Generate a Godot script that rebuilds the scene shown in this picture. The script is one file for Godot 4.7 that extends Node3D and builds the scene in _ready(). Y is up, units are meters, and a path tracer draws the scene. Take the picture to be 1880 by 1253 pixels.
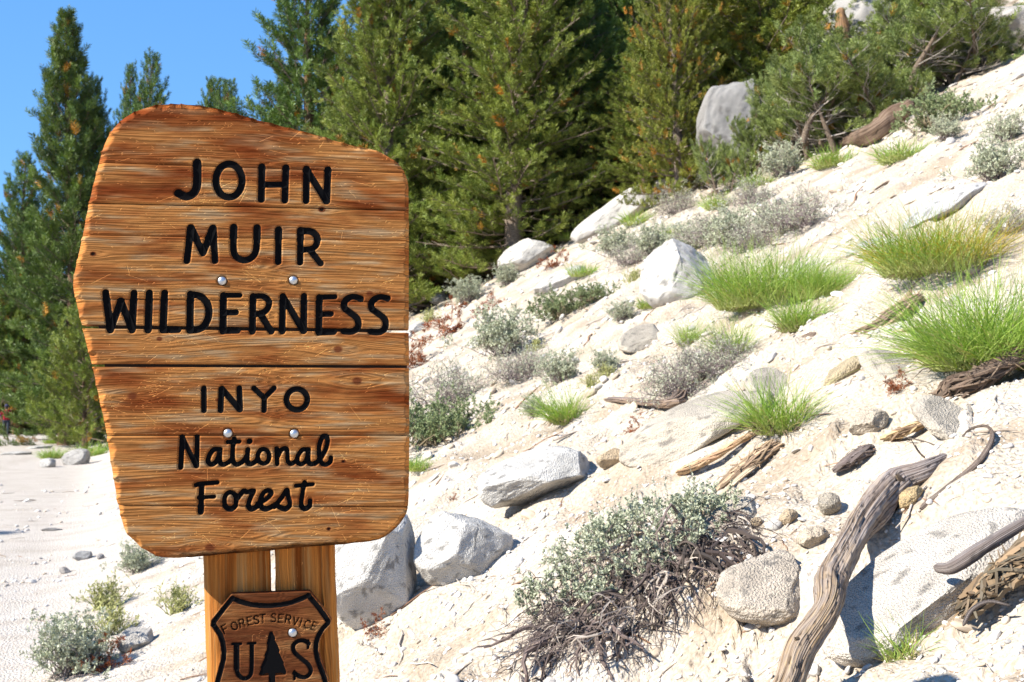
extends Node3D
# A carved wooden wilderness sign on two split posts beside a trail, at the foot of a sunlit
# granite-sand hillside with sagebrush, bunch grass, boulders, dead wood and a pine forest.

var rng := RandomNumberGenerator.new()
var noise_a := FastNoiseLite.new()
var noise_b := FastNoiseLite.new()
var noise_c := FastNoiseLite.new()
var noise_d := FastNoiseLite.new()
var noise_3 := FastNoiseLite.new()
var mats := {}
var used := {}
var hollows: Array = []      # [x, z, radius, depth]

class MB:
	var v := PackedVector3Array()
	var c := PackedColorArray()
	var uv := PackedVector2Array()
	var ix := PackedInt32Array()
	func add(p: Vector3, col := Color.WHITE, t := Vector2.ZERO) -> int:
		v.append(p); c.append(col); uv.append(t)
		return v.size() - 1
	func tri(a: int, b: int, d: int) -> void:
		ix.append(a); ix.append(b); ix.append(d)
	func quad(a: int, b: int, d: int, e: int) -> void:
		ix.append(a); ix.append(b); ix.append(d); ix.append(a); ix.append(d); ix.append(e)
	func outward() -> void:       # turns a closed shape right side out
		var vol := 0.0
		for i in range(0, ix.size(), 3):
			vol += v[ix[i]].dot(v[ix[i + 2]].cross(v[ix[i + 1]]))
		if vol < 0.0:
			flip()
	func flip() -> void:
		for i in range(0, ix.size(), 3):
			var t := ix[i + 1]
			ix[i + 1] = ix[i + 2]
			ix[i + 2] = t
	func mesh(smooth := true) -> ArrayMesh:
		var a := []
		a.resize(Mesh.ARRAY_MAX)
		a[Mesh.ARRAY_VERTEX] = v
		a[Mesh.ARRAY_COLOR] = c
		a[Mesh.ARRAY_TEX_UV] = uv
		a[Mesh.ARRAY_INDEX] = ix
		if smooth:
			var n := PackedVector3Array()
			n.resize(v.size())
			for i in range(0, ix.size(), 3):
				var p := ix[i]
				var q := ix[i + 1]
				var r := ix[i + 2]
				var f := (v[r] - v[p]).cross(v[q] - v[p])
				n[p] += f; n[q] += f; n[r] += f
			for i in n.size():
				n[i] = n[i].normalized() if n[i].length_squared() > 0.0 else Vector3.UP
			a[Mesh.ARRAY_NORMAL] = n
		var m := ArrayMesh.new()
		m.add_surface_from_arrays(Mesh.PRIMITIVE_TRIANGLES, a)
		return m

# ---------------------------------------------------------------- naming
func numbered(called: String) -> String:
	if not used.has(called):
		used[called] = 0
		return called
	used[called] += 1
	return "%s_%03d" % [called, used[called]]

func thing(called: String, label: String, category: String, at := Vector3.ZERO, group := "") -> Node3D:
	var o := Node3D.new()
	o.name = numbered(called)
	o.position = at
	add_child(o, true)
	tag(o, label, category, group)
	return o

func tag(o: Node, label: String, category: String, group := "") -> void:
	o.set_meta("label", label)
	o.set_meta("category", category)
	if group:
		o.set_meta("group", group)

func part(called: String, m: Mesh, mat: Material, parent: Node, at := Vector3.ZERO) -> MeshInstance3D:
	var o := MeshInstance3D.new()
	o.name = called
	if parent == self:
		o.name = numbered(called)
	elif parent.has_node(NodePath(called)):
		var k := 1
		while parent.has_node(NodePath("%s_%03d" % [called, k])):
			k += 1
		o.name = "%s_%03d" % [called, k]
	o.mesh = m
	o.material_override = mat
	o.position = at
	parent.add_child(o, true)
	return o

func structure(o: Node, kind := "structure") -> void:
	o.set_meta("kind", kind)

func copy(o: Node3D, label: String, at: Vector3, turn: float, size: float, group := "") -> Node3D:
	var d: Node3D = o.duplicate()
	var base := String(o.name)
	var r := RegEx.create_from_string("_\\d{3}$")
	d.name = numbered(r.sub(base, ""))
	d.position = at
	d.rotation = Vector3(0, turn, 0)
	d.scale = Vector3.ONE * size
	d.set_meta("label", label)
	if group:
		d.set_meta("group", group)
	add_child(d, true)
	return d

# ---------------------------------------------------------------- ground form
func smax(a: float, b: float, k: float) -> float:
	var h := maxf(0.0, k - absf(a - b)) / k
	return maxf(a, b) + h * h * k * 0.25

func base_h(x: float, z: float) -> float:
	var d := -z
	var s := -1.676 + 0.517 * x + 0.196 * d
	var f := -1.6
	if d > 62.0:
		f += 0.11 * (d - 62.0)
	return smax(s, f, 0.45)

func slope_share(x: float, z: float) -> float:     # 0 on the flat path, 1 on the hillside
	var d := -z
	return smoothstep(-0.15, 0.45, -0.076 + 0.517 * x + 0.196 * d + 0.25 * noise_c.get_noise_2d(x * 0.5 + 40.0, z * 0.5))

func gy(x: float, z: float) -> float:
	var y := base_h(x, z)
	var w := slope_share(x, z)
	y += w * 0.085 * noise_a.get_noise_2d(x, z)
	y += (0.006 + w * 0.030) * noise_b.get_noise_2d(x * 0.35, z * 1.5)      # rills running down the fall line
	y += (0.004 + w * 0.016) * noise_c.get_noise_2d(x * 1.3, z * 3.2) + w * 0.007 * noise_c.get_noise_2d(x * 5.0 + 11.0, z * 9.0)
	# little ledges left by wash, steep on one side
	var q1 := fposmod(x * 1.1 + z * 2.6 + 1.9 * noise_a.get_noise_2d(x * 1.2 + 31.0, z * 1.2), 1.0)
	y += w * 0.034 * (smoothstep(0.0, 0.9, q1) - smoothstep(0.9, 1.0, q1)) * clampf(0.4 + 1.5 * noise_c.get_noise_2d(x * 0.9, z * 0.9 + 77.0), 0.0, 1.0)
	for h in hollows:
		var q: float = ((x - h[0]) ** 2 + (z - h[1]) ** 2) / (h[2] * h[2])
		if q < 6.0:
			y -= h[3] * exp(-q)
	return y

func on_ground(x: float, z: float, lift := 0.0) -> Vector3:
	return Vector3(x, gy(x, z) + lift, z)

func ground_normal(x: float, z: float, e := 0.15) -> Vector3:
	return Vector3(gy(x - e, z) - gy(x + e, z), 2.0 * e, gy(x, z - e) - gy(x, z + e)).normalized()

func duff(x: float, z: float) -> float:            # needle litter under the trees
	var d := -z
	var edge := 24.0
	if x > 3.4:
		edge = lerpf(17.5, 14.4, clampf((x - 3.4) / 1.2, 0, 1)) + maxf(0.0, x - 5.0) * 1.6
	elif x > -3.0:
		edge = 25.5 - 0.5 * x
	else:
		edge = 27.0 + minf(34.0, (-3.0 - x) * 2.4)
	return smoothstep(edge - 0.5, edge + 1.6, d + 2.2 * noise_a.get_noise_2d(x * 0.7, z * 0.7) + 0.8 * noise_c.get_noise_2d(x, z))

# ---------------------------------------------------------------- shape helpers
func tube(mb: MB, pts: Array, radii: Array, sides: int, c0: Color, c1: Color, cap := false) -> void:
	var n := pts.size()
	var t: Vector3 = (pts[1] - pts[0]).normalized()
	var a := t.cross(Vector3(0.31, 0.2, 0.93)).normalized()
	if a.length_squared() < 0.5:
		a = t.cross(Vector3.UP).normalized()
	var first := mb.v.size()
	var along := 0.0
	for i in n:
		if i > 0:
			along += (pts[i] - pts[i - 1]).length()
		if i < n - 1:
			t = (pts[i + 1] - pts[maxi(i - 1, 0)]).normalized()
		else:
			t = (pts[i] - pts[i - 1]).normalized()
		a = (a - t * a.dot(t)).normalized()
		var b := t.cross(a)
		var col := c0.lerp(c1, float(i) / (n - 1))
		for k in sides:
			var w := TAU * k / sides
			mb.add(pts[i] + (a * cos(w) + b * sin(w)) * radii[i], col, Vector2(float(k) / sides, along))
	for i in n - 1:
		for k in sides:
			var p := first + i * sides + k
			var q := first + i * sides + (k + 1) % sides
			mb.tri(p, p + sides, q)
			mb.tri(q, p + sides, q + sides)
	if cap:
		for e in [0, n - 1]:
			var m := mb.add(pts[e], c0.lerp(c1, float(e) / (n - 1)))
			for k in sides:
				var p: int = first + e * sides + k
				var q: int = first + e * sides + (k + 1) % sides
				if e == 0:
					mb.tri(m, p, q)
				else:
					mb.tri(m, q, p)

func smooth_path(p: Array, steps: int) -> Array:    # Catmull-Rom through 2-D or 3-D points
	var out := []
	var n := p.size()
	for i in n - 1:
		var a = p[maxi(i - 1, 0)]
		var b = p[i]
		var c = p[i + 1]
		var d = p[mini(i + 2, n - 1)]
		for k in steps:
			out.append(b.cubic_interpolate(c, a, d, float(k) / steps))
	out.append(p[n - 1])
	return out

func ball_dir(f: int, u: float, v: float) -> Vector3:
	match f:
		0: return Vector3(1, u, v)
		1: return Vector3(-1, u, v)
		2: return Vector3(u, 1, v)
		3: return Vector3(u, -1, v)
		4: return Vector3(u, v, 1)
	return Vector3(u, v, -1)

# a boulder: a ball cut by planes, roughened, then stretched to its half sizes
func rock_mesh(half: Vector3, sd: int, res := 20, rough := 0.10, cuts: Array = [], tint := Color.WHITE, aged := true) -> ArrayMesh:
	var r := RandomNumberGenerator.new()
	r.seed = sd
	var planes := cuts.duplicate()
	for i in (8 if cuts.size() < 3 else 4):
		var n := Vector3(r.randfn(), r.randfn(), r.randfn()).normalized()
		planes.append([n, r.randf_range(0.62, 0.88)])
	var off := Vector3(r.randf() * 90, r.randf() * 90, r.randf() * 90)
	var mb := MB.new()
	for f in 6:
		var first := mb.v.size()
		for i in res + 1:
			for j in res + 1:
				var d := ball_dir(f, tan((2.0 * i / res - 1.0) * PI / 4), tan((2.0 * j / res - 1.0) * PI / 4)).normalized()
				var p := d
				for q in planes:
					var over: float = p.dot(q[0]) - q[1]
					if over > 0.0:
						p -= q[0] * over * 0.93
				var k := noise_3.get_noise_3dv(d * 55.0 + off) * rough + noise_3.get_noise_3dv(d * 170.0 + off) * rough * 0.35 + noise_3.get_noise_3dv(d * 420.0 + off) * rough * 0.14
				p *= 1.0 + k
				# weather streaks and lichen
				var st := noise_3.get_noise_3dv(d * Vector3(75, 30, 75) + off * 2.0)
				var li := noise_3.get_noise_3dv(d * 150.0 - off)
				var col := tint * (1.0 + 0.28 * st)
				if not aged:
					li = 0.0
				col = col.lerp(Color(0.16, 0.155, 0.15), smoothstep(0.30, 0.42, li) * 0.65)
				mb.add(p * half, col)
		for i in res:
			for j in res:
				var a := first + i * (res + 1) + j
				if f in [0, 3, 4]:
					mb.quad(a, a + 1, a + res + 2, a + res + 1)
				else:
					mb.quad(a, a + res + 1, a + res + 2, a + 1)
	return weld(mb).mesh(true)

func weld(mb: MB) -> MB:      # joins the seams so that shading runs across them
	var o := MB.new()
	var at := {}
	var to := PackedInt32Array()
	for i in mb.v.size():
		var k := Vector3i((mb.v[i] * 20000.0).round())
		if not at.has(k):
			at[k] = o.add(mb.v[i], mb.c[i], mb.uv[i])
		to.append(at[k])
	for i in mb.ix:
		o.ix.append(to[i])
	o.outward()
	return o

# ---------------------------------------------------------------- materials
func noise_tex(n: FastNoiseLite, w: int, h: int, ramp: Gradient = null, from_w := 0) -> ImageTexture:
	var im: Image = n.get_seamless_image(from_w if from_w else w, h)
	if from_w:
		im.resize(w, h, Image.INTERPOLATE_CUBIC)
	if ramp:
		im.convert(Image.FORMAT_L8)
		var src := im.get_data()
		var lut := []
		for i in 256:
			var c := ramp.sample(i / 255.0)
			lut.append([int(c.r * 255), int(c.g * 255), int(c.b * 255)])
		var o := PackedByteArray()
		o.resize(w * h * 3)
		for i in w * h:
			var l: Array = lut[src[i]]
			o[i * 3] = l[0]; o[i * 3 + 1] = l[1]; o[i * 3 + 2] = l[2]
		im = Image.create_from_data(w, h, false, Image.FORMAT_RGB8, o)
	return ImageTexture.create_from_image(im)

func fnl(sd: int, freq: float, oct := 4, type := FastNoiseLite.TYPE_SIMPLEX_SMOOTH) -> FastNoiseLite:
	var n := FastNoiseLite.new()
	n.seed = sd
	n.noise_type = type
	n.frequency = freq
	n.fractal_octaves = oct
	return n

func ramp(stops: Array) -> Gradient:
	var g := Gradient.new()
	var o := PackedFloat32Array()
	var c := PackedColorArray()
	for s in stops:
		o.append(s[0]); c.append(s[1])
	g.offsets = o
	g.colors = c
	return g

func flat_mat(col: Color, rough := 0.8, vertex := true, back := Color.BLACK) -> StandardMaterial3D:
	var m := StandardMaterial3D.new()
	m.albedo_color = col
	m.roughness = rough
	m.vertex_color_use_as_albedo = vertex
	m.metallic_specular = 0.3
	m.cull_mode = BaseMaterial3D.CULL_DISABLED
	if back != Color.BLACK:
		m.backlight_enabled = true
		m.backlight = back
	return m

func lin(r: float, g: float, b: float) -> Color:     # a linear base colour, for vertex colours
	return Color(r, g, b)

func make_materials() -> void:
	# decomposed-granite sand: grain and grit
	var sand := StandardMaterial3D.new()
	sand.vertex_color_use_as_albedo = true
	sand.roughness = 0.95
	sand.metallic_specular = 0.2
	sand.uv1_triplanar = true
	sand.uv1_world_triplanar = true
	sand.uv1_scale = Vector3.ONE * 0.9
	sand.albedo_texture = noise_tex(fnl(3, 0.05, 5), 1024, 1024, ramp([[0.0, Color(0.66, 0.58, 0.50)], [0.3, Color(0.86, 0.81, 0.75)], [0.55, Color(0.97, 0.95, 0.92)], [1.0, Color(1, 1, 1)]]))
	sand.heightmap_enabled = true
	sand.heightmap_texture = noise_tex(fnl(4, 0.045, 6), 1024, 1024)
	sand.heightmap_scale = 1.6
	mats.sand = sand
	var stone := StandardMaterial3D.new()
	stone.vertex_color_use_as_albedo = true
	stone.roughness = 0.9
	stone.metallic_specular = 0.25
	stone.uv1_triplanar = true
	stone.uv1_scale = Vector3.ONE * 1.9
	stone.albedo_texture = noise_tex(fnl(7, 0.16, 4), 1024, 1024, ramp([[0.0, Color(0.20, 0.19, 0.19)], [0.30, Color(0.46, 0.44, 0.43)], [0.42, Color(0.86, 0.84, 0.81)], [0.7, Color(0.97, 0.96, 0.94)], [1.0, Color(1, 1, 1)]]))
	stone.heightmap_enabled = true
	stone.heightmap_texture = noise_tex(fnl(8, 0.05, 6), 1024, 1024)
	stone.heightmap_scale = 1.0
	mats.stone = stone
	var bark := StandardMaterial3D.new()
	bark.vertex_color_use_as_albedo = true
	bark.roughness = 0.95
	bark.metallic_specular = 0.2
	bark.uv1_triplanar = true
	bark.uv1_scale = Vector3(3, 0.8, 3)
	bark.albedo_texture = noise_tex(fnl(9, 0.05, 4), 512, 512, ramp([[0.0, Color(0.35, 0.3, 0.27)], [0.5, Color(0.8, 0.75, 0.7)], [1.0, Color(1, 1, 1)]]))
	bark.heightmap_enabled = true
	bark.heightmap_texture = bark.albedo_texture
	bark.heightmap_scale = 2.0
	mats.bark = bark
	# weathered drift-like wood: grain along the length (v)
	var dead := StandardMaterial3D.new()
	dead.vertex_color_use_as_albedo = true
	dead.roughness = 0.85
	dead.metallic_specular = 0.3
	dead.uv1_scale = Vector3(2, 0.55, 1)
	dead.albedo_texture = noise_tex(fnl(11, 0.035, 5), 512, 512, ramp([[0.0, Color(0.16, 0.14, 0.13)], [0.3, Color(0.5, 0.46, 0.42)], [0.6, Color(0.9, 0.87, 0.84)], [1.0, Color(1, 1, 1)]]), 512)
	var gim: Image = fnl(12, 0.03, 5).get_seamless_image(512, 64)
	gim.resize(512, 512, Image.INTERPOLATE_CUBIC)
	dead.heightmap_enabled = true
	dead.heightmap_texture = ImageTexture.create_from_image(gim)
	dead.heightmap_scale = 0.6
	dead.albedo_texture = ImageTexture.create_from_image(tinted(gim, ramp([[0.0, Color(0.42, 0.38, 0.35)], [0.3, Color(0.74, 0.70, 0.67)], [0.6, Color(0.92, 0.9, 0.88)], [1.0, Color(1, 1, 1)]])))
	mats.dead = dead
	mats.needle = flat_mat(Color.WHITE, 0.45, true, Color(0.5, 0.55, 0.2))
	mats.grass = flat_mat(Color.WHITE, 0.36, true, Color(0.7, 0.8, 0.25))
	mats.leaf = flat_mat(Color.WHITE, 0.75, true, Color(0.35, 0.4, 0.3))
	mats.twig = flat_mat(Color.WHITE, 0.9)
	mats.plain = flat_mat(Color.WHITE, 0.8)
	var steel := StandardMaterial3D.new()
	steel.albedo_color = Color(0.72, 0.73, 0.74)
	steel.metallic = 0.9
	steel.roughness = 0.38
	mats.steel = steel
	var black := StandardMaterial3D.new()
	black.albedo_color = Color(0.058, 0.058, 0.064)
	black.roughness = 0.9
	black.metallic_specular = 0.12
	mats.black = black

func tinted(im: Image, g: Gradient) -> Image:
	var w := im.get_width()
	var h := im.get_height()
	var l := im.duplicate()
	l.convert(Image.FORMAT_L8)
	var src: PackedByteArray = l.get_data()
	var lut := []
	for i in 256:
		var c := g.sample(i / 255.0)
		lut.append([int(c.r * 255), int(c.g * 255), int(c.b * 255)])
	var o := PackedByteArray()
	o.resize(w * h * 3)
	for i in w * h:
		var q: Array = lut[src[i]]
		o[i * 3] = q[0]; o[i * 3 + 1] = q[1]; o[i * 3 + 2] = q[2]
	return Image.create_from_data(w, h, false, Image.FORMAT_RGB8, o)

# ---------------------------------------------------------------- the ground
func build_ground() -> void:
	var angs := PackedFloat32Array()
	for i in 500:
		angs.append(deg_to_rad(-41.0 + 80.0 * i / 500.0))
	for i in 70:
		angs.append(deg_to_rad(39.0 + 280.0 * i / 70.0))
	var rs := PackedFloat32Array()
	for i in 14:
		rs.append(0.35 * pow(1.5 / 0.35, i / 14.0))
	for i in 420:
		rs.append(1.5 * pow(30.0 / 1.5, i / 420.0))
	for i in 61:
		rs.append(30.0 * pow(420.0 / 30.0, i / 60.0))
	var na := angs.size()
	var nr := rs.size()
	var v := PackedVector3Array()
	var c := PackedColorArray()
	var flat := PackedByteArray()
	for r in rs:
		for a in angs:
			var x := r * sin(a)
			var z := -r * cos(a)
			v.append(Vector3(x, gy(x, z), z))
			var w := slope_share(x, z)
			var p := noise_a.get_noise_2d(x * 1.3 + 70.0, z * 1.3)
			var q := noise_c.get_noise_2d(x * 0.8 + 20.0, z * 2.2 - 50.0)
			var col := Color(0.58, 0.55, 0.525).lerp(Color(0.47, 0.43, 0.375), w)
			col = col.lerp(Color(0.34, 0.285, 0.225), clampf(q * 1.6 + 0.18, 0.0, 0.85) * (0.35 + 0.65 * w))
			col = col.lerp(Color(0.56, 0.535, 0.50), clampf(p * 1.6, 0.0, 0.8))
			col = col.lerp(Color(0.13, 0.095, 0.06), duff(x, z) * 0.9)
			c.append(col)
			flat.append(1 if (w < 0.5 and r < 62.0 and cos(a) > 0.3) else 0)
	var parts := {1: PackedInt32Array(), 0: PackedInt32Array()}
	for i in nr - 1:
		for j in na:
			var p := i * na + j
			var q := i * na + (j + 1) % na
			parts[flat[p]].append_array(PackedInt32Array([p, p + na, q, q, p + na, q + na]))
	var n := PackedVector3Array()
	n.resize(v.size())
	for k in parts:
		var ix: PackedInt32Array = parts[k]
		for i in range(0, ix.size(), 3):
			var f := (v[ix[i + 2]] - v[ix[i]]).cross(v[ix[i + 1]] - v[ix[i]])
			n[ix[i]] += f; n[ix[i + 1]] += f; n[ix[i + 2]] += f
	var up := 0.0
	for k in 200:
		up += n[k * 900].y
	for i in n.size():
		n[i] = n[i].normalized() * (1.0 if up > 0.0 else -1.0)
	for k in parts:
		var a := []
		a.resize(Mesh.ARRAY_MAX)
		# keep only the vertices that this sheet uses
		var to := PackedInt32Array()
		to.resize(v.size())
		to.fill(-1)
		var vv := PackedVector3Array()
		var cc := PackedColorArray()
		var nn := PackedVector3Array()
		var ii := PackedInt32Array()
		for i in parts[k]:
			if to[i] < 0:
				to[i] = vv.size()
				vv.append(v[i]); cc.append(c[i]); nn.append(n[i])
			ii.append(to[i])
		if up <= 0.0:
			for i in range(0, ii.size(), 3):
				var t := ii[i + 1]
				ii[i + 1] = ii[i + 2]
				ii[i + 2] = t
		a[Mesh.ARRAY_VERTEX] = vv
		a[Mesh.ARRAY_COLOR] = cc
		a[Mesh.ARRAY_NORMAL] = nn
		a[Mesh.ARRAY_INDEX] = ii
		var m := ArrayMesh.new()
		m.add_surface_from_arrays(Mesh.PRIMITIVE_TRIANGLES, a)
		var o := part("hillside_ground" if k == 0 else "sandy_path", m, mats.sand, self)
		structure(o)

# ---------------------------------------------------------------- carved boards
# a grid of distances (to strokes or to an outline), one cell per millimetre
class Field:
	var w := 0
	var h := 0
	var x0 := 0.0
	var y0 := 0.0
	var d := PackedFloat32Array()
	var s := PackedFloat32Array()
	func setup(ax: float, ay: float, bx: float, by: float) -> void:
		x0 = ax; y0 = ay
		w = int((bx - ax) * 1000.0) + 2
		h = int((by - ay) * 1000.0) + 2
		d.resize(w * h); d.fill(0.03)
		s.resize(w * h)
	func stroke(a: Vector2, b: Vector2, r: float, reach: float, at := 0.0) -> void:
		var i0 := maxi(0, int((minf(a.x, b.x) - r - reach - x0) * 1000.0))
		var i1 := mini(w - 1, int((maxf(a.x, b.x) + r + reach - x0) * 1000.0) + 1)
		var j0 := maxi(0, int((minf(a.y, b.y) - r - reach - y0) * 1000.0))
		var j1 := mini(h - 1, int((maxf(a.y, b.y) + r + reach - y0) * 1000.0) + 1)
		var ab := b - a
		var ll := maxf(ab.length_squared(), 1e-12)
		var l := sqrt(ll)
		for j in range(j0, j1 + 1):
			for i in range(i0, i1 + 1):
				var p := Vector2(x0 + i * 0.001, y0 + j * 0.001) - a
				var t := clampf(p.dot(ab) / ll, 0.0, 1.0)
				var q := (p - ab * t).length() - r
				if q < d[j * w + i]:
					d[j * w + i] = q
					s[j * w + i] = at + t * l
	func read(x: float, y: float) -> float:
		var fx := clampf((x - x0) * 1000.0, 0.0, w - 1.001)
		var fy := clampf((y - y0) * 1000.0, 0.0, h - 1.001)
		var i := int(fx)
		var j := int(fy)
		fx -= i; fy -= j
		var k := j * w + i
		return lerpf(lerpf(d[k], d[k + 1], fx), lerpf(d[k + w], d[k + w + 1], fx), fy)
	func along(x: float, y: float) -> float:
		return s[clampi(int((y - y0) * 1000.0), 0, h - 1) * w + clampi(int((x - x0) * 1000.0), 0, w - 1)]

# weathered softwood: [albedo, relief]; bands are [lower edge, offset, tone] from the bottom up, knots [x, y, radius, hole]
func wood(w: int, h: int, sd: int, bands: Array, knots: Array, scale: float, scratches: int, dark: Color, honey: Color, grey: Color) -> Array:
	var g := fnl(sd, 0.016, 4)
	var grain: Image = g.get_seamless_image(20, h)
	grain.resize(w, h, Image.INTERPOLATE_CUBIC)
	grain.convert(Image.FORMAT_L8)
	var S := grain.get_data()
	var fine: Image = fnl(sd + 1, 0.11, 3).get_seamless_image(48, h)
	fine.resize(w, h, Image.INTERPOLATE_CUBIC)
	fine.convert(Image.FORMAT_L8)
	var Fi := fine.get_data()
	var wa: Image = fnl(sd + 2, 0.012, 2).get_image(w / 10, h / 3)
	wa.resize(w, h, Image.INTERPOLATE_CUBIC)
	wa.convert(Image.FORMAT_L8)
	var W := wa.get_data()
	var st: Image = fnl(sd + 3, 0.011, 4).get_image(w / 4, h)
	st.resize(w, h, Image.INTERPOLATE_CUBIC)
	st.convert(Image.FORMAT_L8)
	var B := st.get_data()
	var wh: Image = fnl(sd + 4, 0.03, 5).get_image(w / 7, h)
	wh.resize(w, h, Image.INTERPOLATE_CUBIC)
	wh.convert(Image.FORMAT_L8)
	var G := wh.get_data()
	var shift := PackedFloat32Array()
	shift.resize(w * h)
	var core := PackedFloat32Array()
	core.resize(w * h)
	for k in knots:
		var kr: float = k[2]
		var kx: float = k[0]
		var ky: float = k[1]
		for j in range(maxi(0, int(ky - kr * 6)), mini(h, int(ky + kr * 6))):
			for i in range(maxi(0, int(kx - kr * 14)), mini(w, int(kx + kr * 14))):
				var dx := (i - kx) / (kr * 4.5)
				var dy := (j - ky) / (kr * 2.0)
				var q := dx * dx + dy * dy
				var push := exp(-q) * kr * 1.9
				shift[j * w + i] += push * (1.0 if j > ky else -1.0) * minf(1.0, absf(j - ky) / (kr * 0.6))
				var e := sqrt(((i - kx) / (kr * 1.25)) ** 2 + ((j - ky) / kr) ** 2)
				if e < 1.0:
					core[j * w + i] = maxf(core[j * w + i], (1.0 - e) * (3.0 if k[3] else 1.0))
	var alb := PackedByteArray()
	alb.resize(w * h * 3)
	var hgt := PackedByteArray()
	hgt.resize(w * h)
	var band := 0
	for j in h:
		while band + 1 < bands.size() and j >= bands[band + 1][0]:
			band += 1
		var off: float = bands[band][1]
		var tone: float = bands[band][2]
		var warp: float = bands[band][3]
		for i in w:
			var k := j * w + i
			var y := j + off + (W[k] - 128) * warp * scale * 0.25 - shift[k]
			var row := posmod(int(y), h)
			var fr := y - floorf(y)
			var a := S[row * w + i] / 255.0
			var a2 := S[((row + 1) % h) * w + i] / 255.0
			a = a + (a2 - a) * fr
			var f := Fi[row * w + i] / 255.0
			# late-wood ridges stand proud, the soft wood between is worn away
			var ridge := absf(fposmod(a * 6.5 + f * 0.20, 1.0) - 0.5) * 2.0
			ridge = ridge * ridge * (3.0 - 2.0 * ridge)
			var stain := clampf((B[k] / 255.0 - 0.46) * 1.9 + tone, 0.0, 1.0)
			var worn := clampf((G[k] / 255.0 - 0.48) * 2.4, 0.0, 0.75)
			var m := 0.88 + 0.12 * ridge + (f - 0.5) * 0.26
			var r := lerpf(lerpf(honey.r, dark.r, stain), grey.r, worn * (1.0 - stain * 0.6)) * m
			var gg := lerpf(lerpf(honey.g, dark.g, stain), grey.g, worn * (1.0 - stain * 0.6)) * m
			var b := lerpf(lerpf(honey.b, dark.b, stain), grey.b, worn * (1.0 - stain * 0.6)) * m
			var q := core[k]
			var hh := 0.25 + 0.42 * ridge * (0.5 + 0.5 * (1.0 - stain)) + f * 0.28
			if q > 0.0:
				var dk := minf(1.0, q * 2.2)
				r = lerpf(r, 0.36, dk * 0.7); gg = lerpf(gg, 0.18, dk * 0.75); b = lerpf(b, 0.10, dk * 0.75)
				if q > 1.4:
					r *= 0.25; gg *= 0.25; b *= 0.25
					hh = 0.0
			alb[k * 3] = clampi(int(r * 255.0), 0, 255)
			alb[k * 3 + 1] = clampi(int(gg * 255.0), 0, 255)
			alb[k * 3 + 2] = clampi(int(b * 255.0), 0, 255)
			hgt[k] = clampi(int(hh * 255.0), 0, 255)
	var rr := RandomNumberGenerator.new()
	rr.seed = sd + 9
	var cx := 0.0
	var cy := 0.0
	for n in scratches:
		if n % 14 == 0:
			cx = rr.randf() * w
			cy = rr.randf() * h
		var x := cx + rr.randfn() * w * 0.045
		var y := cy + rr.randfn() * h * 0.018
		var ang := rr.randfn() * 0.5 + (0.0 if rr.randf() < 0.6 else rr.randf_range(-1.2, 1.2))
		var ln := rr.randf_range(2, 9) if rr.randf() < 0.95 else rr.randf_range(20, 60)
		for t in int(ln * 1.5):
			var i := int(x + cos(ang) * t / 1.5)
			var j := int(y + sin(ang) * t / 1.5 + sin(t * 0.3) * 0.6)
			if i >= 0 and j >= 0 and i < w and j < h:
				var k := j * w + i
				alb[k * 3] = mini(255, alb[k * 3] + 58)
				alb[k * 3 + 1] = mini(255, alb[k * 3 + 1] + 42)
				alb[k * 3 + 2] = mini(255, alb[k * 3 + 2] + 26)
				hgt[k] = maxi(0, hgt[k] - 60)
	return [Image.create_from_data(w, h, false, Image.FORMAT_RGB8, alb), Image.create_from_data(w, h, false, Image.FORMAT_L8, hgt)]

func wood_mat(t: Array, relief: float) -> StandardMaterial3D:
	var m := StandardMaterial3D.new()
	m.albedo_texture = ImageTexture.create_from_image(t[0])
	m.heightmap_enabled = true
	m.heightmap_texture = ImageTexture.create_from_image(t[1])
	m.heightmap_scale = relief
	m.roughness = 0.9
	m.metallic_specular = 0.16
	m.texture_repeat = true
	m.vertex_color_use_as_albedo = true
	return m

# where the outline lies left and right at height y
func extent(poly: PackedVector2Array, y: float) -> Vector2:
	var lo := 9.0
	var hi := -9.0
	var n := poly.size()
	for i in n:
		var a := poly[i]
		var b := poly[(i + 1) % n]
		if (a.y <= y) != (b.y <= y):
			var x := a.x + (b.x - a.x) * (y - a.y) / (b.y - a.y)
			lo = minf(lo, x)
			hi = maxf(hi, x)
	return Vector2(lo, hi) if lo < hi else Vector2(0, 0)

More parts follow.
